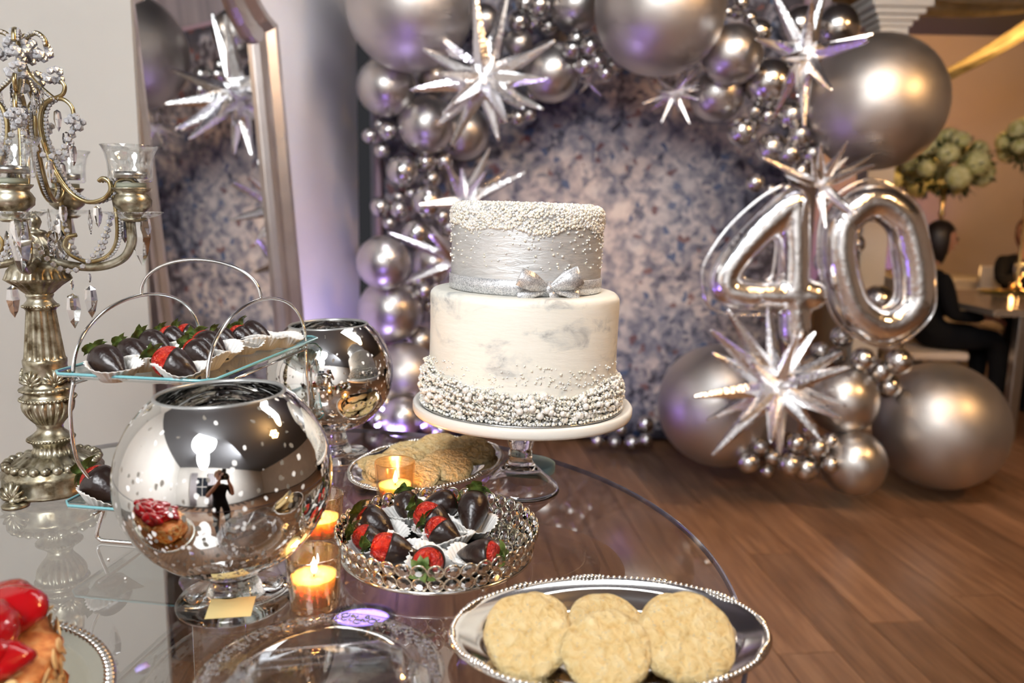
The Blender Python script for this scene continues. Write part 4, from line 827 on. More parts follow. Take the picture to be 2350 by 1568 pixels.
def cup_mesh(seed):
    rs = np.random.default_rng(seed); seg = 112; prof = [(0.0004, 0.0), (0.44, 0.0), (0.50, 0.02), (0.70, 0.26), (0.92, 0.52), (1.0, 0.60)]
    ph = rs.uniform(0, 6, 3)
    def md(th, i): return 1 + (0.045 * np.sin(28 * th) * (i / 5) if i > 1 else 0) + 0.06 * np.sin(2 * th + ph[0]) * (i / 5) + 0.05 * np.sin(3 * th + ph[1]) * (i / 5)
    v, f = lathe_v(prof, seg, md); a_ = np.arctan2(v[:, 1], v[:, 0]); v[:, 2] *= 1 + 0.22 * np.sin(2 * a_ + ph[2]) + 0.10 * np.sin(3 * a_ + ph[0])
    m = MB().add(v, f); return m.mesh('paper_cup', M_paper)
CUPS = [cup_mesh(k) for k in range(4)]
def paper_cup(P, R, label, group, k, tilt=(0, 0), sq=(1, 1)):
    o = link('paper_cup', CUPS[k % 4]); o.location = P; o.scale = (R * sq[0], R * sq[1], R); o.rotation_euler = (tilt[0], tilt[1], k * 1.3)
    md = o.modifiers.new('t', 'SOLIDIFY'); md.thickness = 0.0004 / R; return tag(o, label, 'paper cup', group)

# ------------------------------------------------------------------ jewelled tray
JC = Vector((-0.085, 0.9055, TZ)); JR = 0.1165
jt = thing('jewelled_tray', 'round mirrored tray ringed with two rows of clear crystals', 'tray', JC)
JZ = 0.0145
MB().lathe([(0.0005, JZ - 0.003), (0.112, JZ - 0.003), (0.1145, JZ - 0.0015), (0.112, JZ), (0.0005, JZ)], 96).build('mirror_base', pmat('tray_mirror', (0.72, 0.73, 0.70), 0.05, 1.0), jt)
MB().tube([(0.1135 * math.cos(a), 0.1135 * math.sin(a), JZ - 0.001) for a in np.linspace(0, TAU, 96, endpoint=False)], 0.0022, 8, closed=True).build('base_ring', M_silver, jt)
for k in range(4):
    a = TAU * k / 4 + 0.62; MB().ball((0.100 * math.cos(a), 0.100 * math.sin(a), 0.0062), 0.0062, 14, 10).build('ball_foot', M_silver, jt)
CR = 0.0084
cm = MB(); oct_ = []
pr_c = [(0.0004, 0.0034), (0.50, 0.0034), (0.97, 0.0012), (1.0, 0.0), (0.97, -0.0012), (0.45, -0.0036), (0.0004, -0.0044)]
cm.lathe([(r_ * CR * 0.93, z_ * 0.9) for r_, z_ in pr_c], 8); crystal_me = cm.mesh('crystal', M_crystal, False)
ring_me = MB().tube([(CR * math.cos(a), CR * math.sin(a), 0) for a in np.linspace(0, TAU, 20, endpoint=False)], 0.0010, 6, closed=True).mesh('setting_ring', pmat('champagne_setting', (0.78, 0.70, 0.56), 0.2, 1.0))
NC = 42
for row in range(2):
    for k in range(NC):
        a = TAU * (k + 0.5 * (row % 2) * 0) / NC; rr_ = 0.1135 + 0.0045 * row; d = Vector((math.cos(a), math.sin(a), 0)); c_ = d * rr_ + Vector((0, 0, JZ + 0.0082 + row * 0.0168))
        nrm = (d + Vector((0, 0, -0.25))).normalized()
        o = link('crystal', crystal_me, jt, M=Matrix.Translation(c_) @ to_dir(nrm)); link('setting_ring', ring_me, o)
JF = TZ + JZ + 0.0006
JB = [ # px, py, tip azimuth (deg, 0=+x, -90 = to camera), droop, length, exposure, label
 (868, 1208, -28, 0.45, 0.046, 1, 'chocolate strawberry with a glossy slope at the upper left of the jewelled tray'),
 (853, 1240, -20, 0.25, 0.038, 0, 'half-red strawberry at the far left of the jewelled tray'),
 (908, 1264, -8, 0.15, 0.047, 0, 'half-dipped strawberry at the front left of the jewelled tray'),
 (988, 1285, 80, 0.1, 0.044, 0, 'strawberry with its leaves facing front, at the near edge of the jewelled tray'),
 (1098, 1273, 150, 0.2, 0.044, 1, 'strawberry with leaves turned right, at the front right of the jewelled tray'),
 (1084, 1180, -95, 0.75, 0.048, 2, 'all-chocolate strawberry standing tip down at the right of the jewelled tray'),
 (1003, 1160, 200, 0.15, 0.044, 2, 'fat all-chocolate strawberry at the back of the jewelled tray'),
 (936, 1168, -70, 0.55, 0.040, 2, 'dark strawberry with green leaves at the back left of the jewelled tray'),
 (1000, 1196, -25, 0.35, 0.047, 0, 'half-red strawberry in the centre of the jewelled tray, behind another'),
 (1022, 1226, -25, 0.35, 0.042, 0, 'half-red strawberry in the centre of the jewelled tray, in front'),
]
JCUP = ['at the upper left', 'at the far left', 'at the front left', 'with leaves facing front', 'with leaves turned right', 'standing tip down', 'at the back centre', 'at the back left', 'in the centre, rear one', 'in the centre, front one']
for k, (x, y, az, dr, L, ex, lab) in enumerate(JB):
    lift = 0.022 + (0.006 if k in (5, 6, 8) else 0); p = onz(x, y, JF + lift); a = rad(az)
    strawberry(p, (math.cos(a), math.sin(a), -dr), L, ex, lab, 'strawberries in the jewelled tray', spin=k * 1.1, leaf_up=0.15)
    pc = Vector((p.x, p.y, JF)) + Vector((math.cos(a), math.sin(a), 0)) * 0.004
    paper_cup((pc.x, pc.y, JF + 0.0003 * k), 0.0330, 'white pleated paper cup under the jewelled-tray strawberry ' + JCUP[k], 'paper cups in the jewelled tray', k, tilt=(random.uniform(-.15, .15), random.uniform(-.15, .15)))

# ------------------------------------------------------------------ two-tier glass stand
ZU, ZL = 1.100, 0.938
Lc, Fc, Rc = (onz(x, y, ZU) for x, y in ((112, 857), (482, 876), (693, 772)))
ex_ = (Fc - Lc).normalized(); ey_ = Vector((-ex_.y, ex_.x, 0)); SX, SY = (Fc - Lc).length, (Rc - Fc).length
O_ = Lc.copy(); O_.z = TZ
ts = thing('tiered_stand', 'two-tier chrome wire stand with rectangular glass plates of strawberries', 'stand')
ts.matrix_world = Matrix(((ex_.x, ey_.x, 0, O_.x), (ex_.y, ey_.y, 0, O_.y), (0, 0, 1, TZ), (0, 0, 0, 1)))
def glass_plate(z, dx=0, dy=0, name='glass_plate'):
    # flat middle with upswept flared rim
    prof = [(0.0, 0.0), (-0.020, -0.0085), (-0.030, -0.010)]; rings = []
    def loop(ins, zz):
        x0, x1, y0, y1 = dx - ins * -1 * -1 if False else dx + ins, dx + SX - ins, dy + ins, dy + SY - ins; c = 0.012; return [(x0 + c, y0, zz), (x1 - c, y0, zz), (x1, y0 + c, zz), (x1, y1 - c, zz), (x1 - c, y1, zz), (x0 + c, y1, zz), (x0, y1 - c, zz), (x0, y0 + c, zz)]
    L3 = [loop(0.0, z), loop(0.014, z - 0.006), loop(0.032, z - 0.011)]; v = sum(L3, []); f = []
    for i in range(2):
        for j in range(8): j2 = (j + 1) % 8; f.append((i * 8 + j, i * 8 + j2, i * 8 + 8 + j2, i * 8 + 8 + j))
    f.append(tuple(range(16, 24))); o = MB().add(v, f).build(name, M_plate_glass, ts, False); m_ = o.modifiers.new('t', 'SOLIDIFY'); m_.thickness = 0.003; m_.offset = -1
    MB().tube(L3[0], 0.0019, 8, closed=True).build('glass_edge', M_teal, o)
    return o
hu, hl = ZU - TZ, ZL - TZ
glass_plate(hu); glass_plate(hl)
WR = 0.0023
IN = 0.022
for xs in (IN, SX - IN + 0.012):
    y0, y1 = 0.012, SY - 0.03; ym = (y0 + y1) / 2
    up = [Vector((xs, ym - (y1 - y0) / 2 * math.cos(t_), hu - 0.010 + 0.0865 * math.sin(t_) ** 0.85)) for t_ in np.linspace(0, PI, 44)]
    MB().tube(up, WR, 10).build('side_hoop', M_wire, ts)
    for yy, sg in ((y0, -1), (y1, 1)):
        lo_ = smooth_path([(xs, yy, hu - 0.010), (xs - 0.003, yy + sg * 0.006, hu - 0.05), (xs, yy + sg * 0.004, hl + 0.055), (xs + 0.012 * (1 if xs < SX / 2 else -1), yy - sg * 0.012, hl + 0.015), (xs + 0.014 * (1 if xs < SX / 2 else -1), yy - sg * 0.02, hl - 0.010)], 7)
        MB().tube(lo_, WR, 10).build('side_wire', M_wire, ts)
    xb = xs + 0.014 * (1 if xs < SX / 2 else -1)
    for z_ in (hu - 0.0135,): MB().tube([(xs, y0, z_), (xs, y1, z_)], WR * 0.9, 8).build('plate_rail', M_wire, ts)
    MB().tube([(xb, y0 + 0.0, hl - 0.0135), (xb, y1, hl - 0.0135)], WR * 0.9, 8).build('plate_rail', M_wire, ts)
ymid = (0.012 + SY - 0.03) / 2
xa_, xb_ = IN, SX - IN + 0.012
MB().tube([Vector(((xa_ + xb_) / 2 - (xb_ - xa_) / 2 * math.cos(t_), ymid, hu + 0.0762 + 0.050 * math.sin(t_) ** 0.9)) for t_ in np.linspace(0, PI, 44)], WR, 10).build('handle', M_wire, ts)
for yy in (0.03, SY - 0.05):
    MB().tube(smooth_path([(IN + 0.014, yy, hl - 0.014), (IN + 0.006, yy, hl - 0.035), (IN + 0.002, yy, WR + 0.006), (IN + 0.008, yy, WR)], 5) + [Vector((SX - IN - 0.01, yy, WR))] + smooth_path([(SX - IN, yy, WR), (SX - IN + 0.008, yy, WR + 0.006), (SX - IN + 0.004, yy, hl - 0.014)], 5), WR, 10).build('foot_wire', M_wire, ts)
UPZ = ZU - 0.0105
UB = [(253, 834, 0.046, 2, 'nearest left'), (314, 814, 0.043, 2, 'second along the left edge'), (362, 792, 0.043, 1, 'third along the left edge'), (402, 778, 0.040, 0, 'fourth along the left edge'), (440, 771, 0.038, 0, 'farthest along the left edge'),
      (408, 840, 0.050, 0, 'at the front, the largest'), (462, 812, 0.042, 1, 'just behind the largest one'), (486, 797, 0.048, 1, 'long and red-tipped, in the centre'), (521, 779, 0.036, 2, 'small and dark, right of the centre'), (560, 774, 0.038, 0, 'behind the right wire hoop'), (592, 770, 0.044, 1, 'farthest right, beside the rear bowl')]
for k, (x, y, L, ex, lab) in enumerate(UB):
    p = onz(x, y, UPZ + 0.021); az = rad(-14 + (k * 37 % 17) - 8); az2 = math.atan2(ex_.y, ex_.x) + az
    strawberry((p.x, p.y, UPZ + 0.020), (math.cos(az2), math.sin(az2), -0.42), L, ex, f'chocolate strawberry on the upper glass plate, {lab}', 'strawberries on the upper plate', spin=k * 0.9 + 3, fat=1.0, leaf_up=0.3)
    paper_cup((p.x + 0.006, p.y - 0.002, UPZ + 0.0006 + 0.0002 * k), 0.0330, f'white paper cup on the upper plate, its strawberry {lab}', 'paper cups on the upper plate', k)
for k, (x, y, lab) in enumerate(((650, 785, 'empty white paper cup at the far right of the upper plate'), (560, 800, 'empty white paper cup behind the right wire hoop of the stand'), (610, 790, 'empty white paper cup right of the wire hoop, flattened'))):
    p = onz(x, y, UPZ + 0.008); paper_cup((p.x, p.y, UPZ + 0.001), 0.028, lab, 'paper cups on the upper plate', k + 1)
p = onz(243, 1122, ZL + 0.012); strawberry((p.x, p.y, ZL + 0.014), (0.86, -0.35, -0.42), 0.052, 1, 'chocolate strawberry alone on the lower glass plate of the stand', 'strawberries on the lower plate', spin=2.2, fat=1.05)
paper_cup((p.x - 0.004, p.y, ZL - 0.0100), 0.034, 'crumpled white paper cup on the lower glass plate', 'paper cups on the lower plate', 2, tilt=(0.1, -0.15))
# ================================================================== candelabra
AX = Vector((-0.668, 1.118, TZ))
kk = mpp(AX + Vector((0, 0, 0.25))); Zc = lambda y: zat(y, AX.y, 100) - TZ
ca = thing('candelabra', 'antique silver candelabra with crystal drops and glass cups at the left', 'candelabra', AX)
def prof_px(L): return [(hw_ * kk, max(0.0, Zc(y))) for hw_, y in L]
def flute(nf, amp, lo=0, hi=99): return lambda th, i: (1 + amp * np.abs(np.cos(nf * th / 2)) - amp) if lo <= i <= hi else np.ones_like(th)
# base plinth, fluted skirt, bulb, drum, fluted shaft, cup
MB().lathe([(0.0005, Zc(1128) * 0 + 0.006)] + [(109 * kk, 0.006), (111 * kk, 0.010), (108 * kk, 0.014), (106 * kk, 0.030), (108 * kk, 0.033), (104 * kk, 0.036), (99 * kk, 0.041), (94 * kk, 0.044), (0.0005, 0.044)], 96, mod=lambda th, i: 1 + (0.012 * np.sign(np.cos(18 * th)) if i in (3, 4) else 0)).build('base_plinth', M_antique, ca)
m = MB(); rr_ = 95 * kk
for k in range(26): a = TAU * k / 26; m.add(np.array(ICO1[0]) * np.array([0.0070, 0.0070, 0.0066]) + np.array([rr_ * math.cos(a), rr_ * math.sin(a), 0.0455]), ICO1[1])
m.build('bead_ring', M_antique, ca)
z0 = 0.046
MB().lathe([(90 * kk, z0), (78 * kk, z0 + 0.004), (58 * kk, z0 + 0.012), (46 * kk, Zc(1040)), (38 * kk, Zc(1022)), (40 * kk, Zc(1014)), (46 * kk, Zc(1009)), (49 * kk, Zc(1004)), (46 * kk, Zc(999)), (38 * kk, Zc(994)), (28 * kk, Zc(985)), (27 * kk, Zc(976)), (30 * kk, Zc(972)), (30 * kk, Zc(969))], 120, mod=flute(22, 0.10, 0, 4)).build('fluted_skirt', M_antique, ca)
def beads(name, hw_, y, n_, r_):
    m = MB(); cs = [(hw_ * kk * math.cos(TAU * k / n_), hw_ * kk * math.sin(TAU * k / n_), Zc(y)) for k in range(n_)]; return m.many(ICO1[0], ICO1[1], np.array(cs), np.full(n_, r_)).build(name, M_antique, ca)
beads('bead_band', 48, 1004, 44, 0.0023)
MB().lathe(prof_px([(28, 972), (34, 966), (46, 952), (54, 938), (56, 928), (55, 920), (50, 916)]), 120, mod=flute(20, 0.13, 1, 5)).build('gadrooned_bulb', M_antique, ca)
MB().lathe(prof_px([(50, 917), (57, 914), (58, 911), (54, 907), (50, 903), (49, 896), (57, 893), (58, 889), (52, 886), (47, 882), (46, 860), (45, 836), (46, 833), (46, 824), (44, 822)]), 96, mod=lambda th, i: 1 + (0.03 * np.sin(26 * th) if i in (6, 7) else 0)).build('carved_drum', M_antique, ca)
beads('bead_band', 57, 912, 46, 0.0024)
def shell(c, out, w_, name, par):
    out = Vector(out).normalized(); sd = Vector((-out.y, out.x, 0)); m = MB()
    for q in range(-3, 4):
        a = q * 0.42; d = Vector((0, 0, 1)) * math.cos(a) + sd * math.sin(a); L_ = w_ * (1.0 - 0.06 * abs(q)); m.tube([c, c + d * L_ * 0.5 + out * w_ * 0.10, c + d * L_ + out * w_ * 0.02], [w_ * 0.06, w_ * 0.13, w_ * 0.09], 7)
    m.add(np.array(ICO1[0]) * w_ * 0.17 + np.array(c + out * w_ * 0.05), ICO1[1]); return m.build(name, M_antique, par)
for k in range(6):
    a = TAU * k / 6 - 1.75; d = Vector((math.cos(a), math.sin(a), 0)); shell(d * 46 * kk + Vector((0, 0, Zc(876))), d, 0.021, 'shell_relief', ca)
for k in range(4):
    a = TAU * k / 4 - 1.80; d = Vector((math.cos(a), math.sin(a), 0)); fo = shell(d * (112 * kk + 0.004) + Vector((0, 0, 0.009)), d, 0.028, 'shell_foot', ca)
    MB().lathe([(0.0005, 0), (0.017, 0), (0.018, 0.003), (0.015, 0.006), (0.0005, 0.006)], 24, M=Matrix.Translation(d * (110 * kk + 0.002))).build('pad', M_antique, fo)
MB().lathe(prof_px([(44, 822), (43, 819), (42, 812), (31, 716), (31, 710)]), 120, mod=flute(16, 0.12, 1, 3)).build('fluted_shaft', M_antique, ca)
MB().lathe(prof_px([(31, 711), (34, 707), (36, 702), (34, 698), (31, 694), (27, 689), (26, 684), (28, 680), (29, 676), (27, 673)]), 64).build('neck', M_antique, ca); beads('bead_band', 36, 702, 32, 0.002)
MB().lathe(prof_px([(27, 675), (36, 667), (48, 656), (62, 646), (70, 640), (68, 636), (64, 626), (62, 620), (55, 612), (52, 607), (44, 604), (33, 600), (33, 594)]), 120, mod=flute(20, 0.09, 0, 6)).build('cup', M_antique, ca)
MB().lathe(prof_px([(33, 601), (40, 590), (42, 575), (34, 556), (22, 545), (20, 538), (26, 535), (22, 530), (10, 526), (13, 518), (16, 510), (13, 500), (6, 493), (5, 488), (1, 484)]), 48, mod=flute(8, 0.06, 1, 4)).build('hub_finial', M_antique, ca)
# arms
crys_s = MB().add(*ICO0).mesh('crystal_bead', M_crystal, False)
drop_me = MB().lathe([(0.0004, 0.0), (0.16, -0.10), (0.20, -0.42), (0.12, -0.78), (0.0004, -1.0)], 6).mesh('crystal_drop', M_crystal, False)
leafdrop = MB(); lp = [(0.0, 0.0), (0.30, -0.18), (0.42, -0.45), (0.30, -0.72), (0.34, -0.84), (0.10, -0.90), (0.0, -1.0), (-0.10, -0.90), (-0.34, -0.84), (-0.30, -0.72), (-0.42, -0.45), (-0.30, -0.18)]
leafdrop.add([(x, 0.02, z) for x, z in lp] + [(x, -0.02, z) for x, z in lp] + [(0, 0.11, -0.5), (0, -0.11, -0.5)], [(i, (i + 1) % 12, 24) for i in range(12)] + [(12 + (i + 1) % 12, 12 + i, 25) for i in range(12)] + [(i, 12 + i, 12 + (i + 1) % 12, (i + 1) % 12) for i in range(12)]); leafdrop_me = leafdrop.mesh('crystal_leaf', M_crystal, False)
def drop(P, L, kind, par=None, az=0, tl=0.0):
    o = link('crystal_drop' if kind == 'd' else 'crystal_leaf', drop_me if kind == 'd' else leafdrop_me, par or ca); o.location = P; o.scale = (L * (1 if kind == 'd' else 0.9),) * 2 + (L,); o.rotation_euler = (tl, tl * 0.6, az); return o
def bead_line(pts, r_, gap, par, name='bead_strand', off=0.0, jit=0.0):
    P = [Vector(p) for p in pts]; out = []; acc = 0; rs = random.Random(3)
    for a, b in zip(P[:-1], P[1:]):
        L_ = (b - a).length; 
        while acc <= L_:
            q = a.lerp(b, acc / L_ if L_ else 0); out.append(tuple(q + Vector((rs.uniform(-jit, jit), rs.uniform(-jit, jit), rs.uniform(-jit, jit))))); acc += gap
        acc -= L_
    o = MB().many(ICO0[0], ICO0[1], np.array(out), np.full(len(out), r_)).build(name, M_bead, par, False); o['kind'] = 'stuff'; return o
def flower(P, r_, par):
    m = MB(); rs = random.Random(int(P[2] * 1e5) % 997)
    for k in range(16):
        d = Vector((rs.uniform(-1, 1), rs.uniform(-1, 1), rs.uniform(-1, 1))).normalized() * r_ * 0.75; m.add(np.array(ICO0[0]) * r_ * rs.uniform(0.28, 0.42) + np.array(Vector(P) + d), ICO0[1])
    return m.build('crystal_flower', M_bead, par, False)
ARMDIR = {'right': Vector((1.0, 0.0, 0)), 'front': Vector((0.376, -0.927, 0)), 'left': Vector((-0.97, -0.24, 0)), 'back': Vector((-0.195, 0.981, 0))}
AR = 0.139
for nm, d in ARMDIR.items():
    def Q(px, y, _d=d): return _d * ((px - 84) * kk) + Vector((0, 0, Zc(y)))
    sd = Vector((-d.y, d.x, 0))
    arm = MB().tube(smooth_path([Q(118, 596), Q(150, 606), Q(200, 612), Q(245, 606), Q(282, 588), Q(299, 560), Q(301, 530), Q(300, 505)], 7), 0.0058, 12).build('arm', M_antique, ca)
    top = Q(300, 0); bx_, by_ = d.x * AR, d.y * AR
    T_ = Matrix.Translation((bx_, by_, 0))
    # drip dish of petalled glass on a metal disc, turned candle socket, glass cup
    MB().lathe([(0.0005, Zc(506)), (0.012, Zc(505)), (0.018, Zc(499)), (0.0005, Zc(498))], 28, M=T_).build('dish_support', M_antique, arm)
    v, f = lathe_v([(0.006, Zc(499)), (0.018, Zc(498)), (0.030, Zc(492)), (0.038, Zc(484)), (0.037, Zc(482.5)), (0.029, Zc(490)), (0.018, Zc(495.5)), (0.006, Zc(496.5))], 64, lambda th, i: 1 + (0.07 * np.sin(8 * th) if i in (2, 3, 4, 5) else 0)); MB().add(v, f, T_).build('glass_dish', M_thin, arm)
    MB().lathe([(0.006, Zc(497)), (0.011, Zc(494)), (0.014, Zc(486)), (0.0245, Zc(470)), (0.0255, Zc(456)), (0.022, Zc(446)), (0.019, Zc(440)), (0.024, Zc(432)), (0.025, Zc(428)), (0.021, Zc(427)), (0.0005, Zc(428))], 40, M=T_).build('candle_socket', M_antique, arm)
    MB().lathe([(0.0005, Zc(428)), (0.019, Zc(427)), (0.019, Zc(416)), (0.0005, Zc(416))], 32, M=T_).build('candle_collar', pmat('pale_green_collar', (0.45, 0.47, 0.36), 0.5), arm)
    gl = MB().lathe([(0.0005, Zc(415)), (0.026, Zc(414)), (0.0285, Zc(408)), (0.0285, Zc(392)), (0.0290, Zc(372)), (0.0315, Zc(350)), (0.0375, Zc(331)), (0.0365, Zc(330)), (0.0300, Zc(350)), (0.0272, Zc(372)), (0.0268, Zc(404)), (0.0005, Zc(408))], 48, M=T_).build('glass_cup', M_thin, arm)
    MB().lathe([(0.0005, Zc(406)), (0.021, Zc(406)), (0.021, Zc(391)), (0.019, Zc(392)), (0.0005, Zc(394))], 32, M=T_).build('tealight_tin', M_steel, gl)
    # twin S scroll, beaded
    S1 = smooth_path([Q(152, 226), Q(132, 240), Q(121, 268), Q(120, 308), Q(132, 360), Q(152, 408), Q(178, 444), Q(212, 462), Q(246, 455), Q(264, 436), Q(263, 416), Q(250, 407), Q(240, 414)], 6)
    sc = MB().tube([p + sd * 0.004 for p in S1], 0.0030, 8).tube([p - sd * 0.004 for p in S1], 0.0030, 8).build('scroll', M_bronze, arm)
    bead_line([p + Vector((d.x, d.y, 0)) * 0.0055 for p in S1], 0.0032, 0.0052, sc); bead_line([p + sd * 0.0005 - Vector((d.x, d.y, 0)) * 0.003 for p in S1], 0.0026, 0.0046, sc)
    S2 = smooth_path([Q(266, 440), Q(280, 414), Q(303, 408), Q(322, 420), Q(326, 440)], 5); h2 = MB().tube(S2, 0.0030, 8).build('scroll', M_bronze, arm); bead_line([p + Vector((0, 0, 0.004)) for p in S2], 0.0024, 0.0040, h2)
    S3 = smooth_path([Q(268, 446), Q(272, 510), Q(266, 556), Q(244, 586), Q(205, 599), Q(168, 588), Q(150, 566), Q(158, 544), Q(178, 538)], 6); h3 = MB().tube(S3, 0.0030, 8).build('scroll', M_bronze, arm); bead_line([p + Vector((d.x, d.y, 0)) * 0.004 for p in S3[:34]], 0.0025, 0.0042, h3)
    S4 = smooth_path([Q(150, 226), Q(172, 228), Q(188, 244), Q(192, 266)], 5); h4 = MB().tube(S4, 0.0028, 8).build('scroll', M_bronze, arm); flower(tuple(Q(193, 280)), 0.013, h4)
    S5 = smooth_path([Q(150, 226), Q(170, 216), Q(176, 198), Q(168, 184)], 5); h5 = MB().tube(S5, 0.0028, 8).build('scroll', M_bronze, arm); flower(tuple(Q(152, 172)), 0.014, h5)
    S6 = smooth_path([Q(152, 228), Q(128, 206), Q(104, 178), Q(88, 140), Q(92, 108), Q(104, 84), Q(122, 76), Q(138, 88), Q(142, 106)], 6); h6 = MB().tube(S6, 0.0034, 8).build('scroll', M_bronze, arm); bead_line([p + sd * 0.004 for p in S6], 0.0025, 0.0041, h6); bead_line([p - sd * 0.004 for p in S6], 0.0025, 0.0041, h6)
    flower(tuple(Q(126, 118)), 0.016, h6)
    for (px_, y_, L_, kd) in ((112, 212, 0.032, 'l'), (132, 200, 0.028, 'l'), (150, 250, 0.03, 'd'), (166, 300, 0.026, 'd'), (178, 330, 0.03, 'd'), (318, 492, 0.070, 'd'), (282, 500, 0.034, 'd'), (330, 492, 0.04, 'd'), (236, 470, 0.03, 'd'), (206, 480, 0.034, 'l')):
        drop(Q(px_, y_) + sd * (0.006 if px_ % 4 else -0.008), L_, kd, arm, az=px_ * 0.3)
    # bead chain from dish to dish with a long pendant at its lowest point
    nxt = Vector((d.x, d.y, 0)); nd = {'right': ARMDIR['front'], 'front': ARMDIR['left'], 'left': ARMDIR['back'], 'back': ARMDIR['right']}[nm]
    A_ = Vector((bx_, by_, Zc(490))) - d * 0.03; B_ = Vector((nd.x * AR, nd.y * AR, Zc(490))) - nd * 0.03; chn = []
    for i in range(25):
        t = i / 24; q = A_.lerp(B_, t); q.z -= 0.075 * 4 * t * (1 - t); chn.append(q)
    bc_ = MB().tube(chn, 0.0005, 5).build('bead_chain', M_bronze, arm); bead_line(chn, 0.0042, 0.0105, bc_, 'chain_beads')
    low = chn[12]; drop(low - Vector((0, 0, 0.012)), 0.014, 'd', bc_); drop(low - Vector((0, 0, 0.030)), 0.05, 'd', bc_, tl=0.15)
    A2 = Q(192, 285); B2 = nd * ((192 - 84) * kk) + Vector((0, 0, Zc(285))); ch2 = []
    for i in range(21):
        t = i / 20; q = A2.lerp(B2, t); q.z -= 0.045 * 4 * t * (1 - t); ch2.append(q)
    bc2 = MB().tube(ch2, 0.0005, 5).build('bead_chain', M_bronze, arm); bead_line(ch2, 0.0046, 0.0115, bc2, 'chain_beads'); drop(ch2[10] - Vector((0, 0, 0.004)), 0.03, 'd', bc2)
for k in range(6):
    a = TAU * k / 6 - 1.3; d = Vector((math.cos(a), math.sin(a), 0)); drop(d * 0.034 + Vector((0, 0, Zc(530))), 0.05 if k % 2 == 0 else 0.038, 'l', az=a + PI / 2)
bead_line([Vector((0, 0, Zc(y))) for y in np.linspace(110, 215, 12)], 0.008, 0.009, ca, 'crystal_stem', jit=0.006)

# ================================================================== fruit cake on its round tray
FCc = Vector((-0.500, 0.567, TZ))
rt_ = thing('round_tray', 'round silver tray with a beaded rim under the red fruit cake', 'tray', FCc)
MB().lathe([(0.0005, 0.002), (0.150, 0.002), (0.158, 0.004), (0.166, 0.0085), (0.1715, 0.010), (0.174, 0.008), (0.172, 0.0065), (0.160, 0.001), (0.0005, 0.0)], 120).build('tray_body', pmat('matte_silver', (0.66, 0.67, 0.60), 0.22, 1.0), rt_)
m = MB()
for k in range(150):
    a = TAU * k / 150; c_, s_ = math.cos(a), math.sin(a); v = np.array(ICO1[0]) * np.array([0.0050, 0.0024, 0.0022]); R_ = np.array([[c_, -s_, 0], [s_, c_, 0], [0, 0, 1]]); m.add(v @ R_.T + np.array([0.1685 * c_, 0.1685 * s_, 0.0098]), ICO1[1])
o = m.build('ribbed_rim', M_silver, rt_); o['kind'] = 'stuff'
fk = thing('fruit_cake', 'glazed red fruit cake coated with almond flakes in the lower left corner', 'cake', FCc + Vector((-0.012, -0.012, 0.0022)))
FR, FHt = 0.148, 0.050
def fmod(th, i): return 1 + 0.02 * np.sin(9 * th + i * 1.3) + 0.014 * np.sin(17 * th + i * 2.1)
MB().lathe([(0.0005, 0.0), (FR, 0.0)] + [(FR * (1 + 0.01 * math.sin(k * 2)), FHt * k / 8) for k in range(1, 8)] + [(FR - 0.004, FHt), (FR - 0.014, FHt + 0.005), (0.0005, FHt + 0.005)], 96, mod=fmod).build('sponge', M_sponge, fk)
rs = random.Random(5); GL = []
v = []; gl = MB()
for k in range(40):
    rr_ = (FR - 0.022) * math.sqrt(rs.random()) ; a = rs.uniform(0, TAU); s_ = rs.uniform(0.020, 0.034)
    P = Vector((rr_ * math.cos(a), rr_ * math.sin(a), FHt + 0.002 + s_ * 0.25 + 0.032 * (1 - (rr_ / FR) ** 2))); MB().add(np.array(ICO2[0]) * np.array([s_ * 1.15, s_ * rs.uniform(.6, .85), s_ * rs.uniform(.38, .55)]) * (1 + 0.10 * np.sin(5 * np.array(ICO2[0])[:, :1] + k) * np.sin(4 * np.array(ICO2[0])[:, 1:2])), ICO2[1], Matrix.Translation(P) @ Matrix.Rotation(rs.uniform(0, 6), 4, 'Z') @ Matrix.Rotation(rs.uniform(-.5, .5), 4, 'X')).build('glazed_fruit', M_jelly, fk)
al = MB().lathe([(0.0005, -0.09), (0.7, -0.08), (0.97, -0.02), (0.97, 0.02), (0.7, 0.08), (0.0005, 0.09)], 14); va = al.v[0]; va[:, 0] *= 0.60 * (1 - 0.30 * np.clip(va[:, 1], -1, 1)); al.v = [va]; almond_me = al.mesh('almond_flake', M_almond)
for k in range(170):
    a = rs.uniform(-1.9, 1.6); h = rs.uniform(0.004, FHt + 0.004); top_ = rs.random() < 0.16; rr_ = FR * 1.012 if not top_ else FR - rs.uniform(0.004, 0.03); P = Vector((rr_ * math.cos(a), rr_ * math.sin(a), h if not top_ else FHt + 0.008)); nrm = Vector((math.cos(a), math.sin(a), rs.uniform(-.3, .5))) if not top_ else Vector((rs.uniform(-.5, .5), rs.uniform(-.5, .5), 1))
    s_ = rs.uniform(0.0055, 0.010); o = link('almond_flake', almond_me, fk, M=Matrix.Translation(P) @ to_dir(nrm, rs.uniform(0, 6)) @ Matrix.Diagonal((s_, s_, s_, 1)))

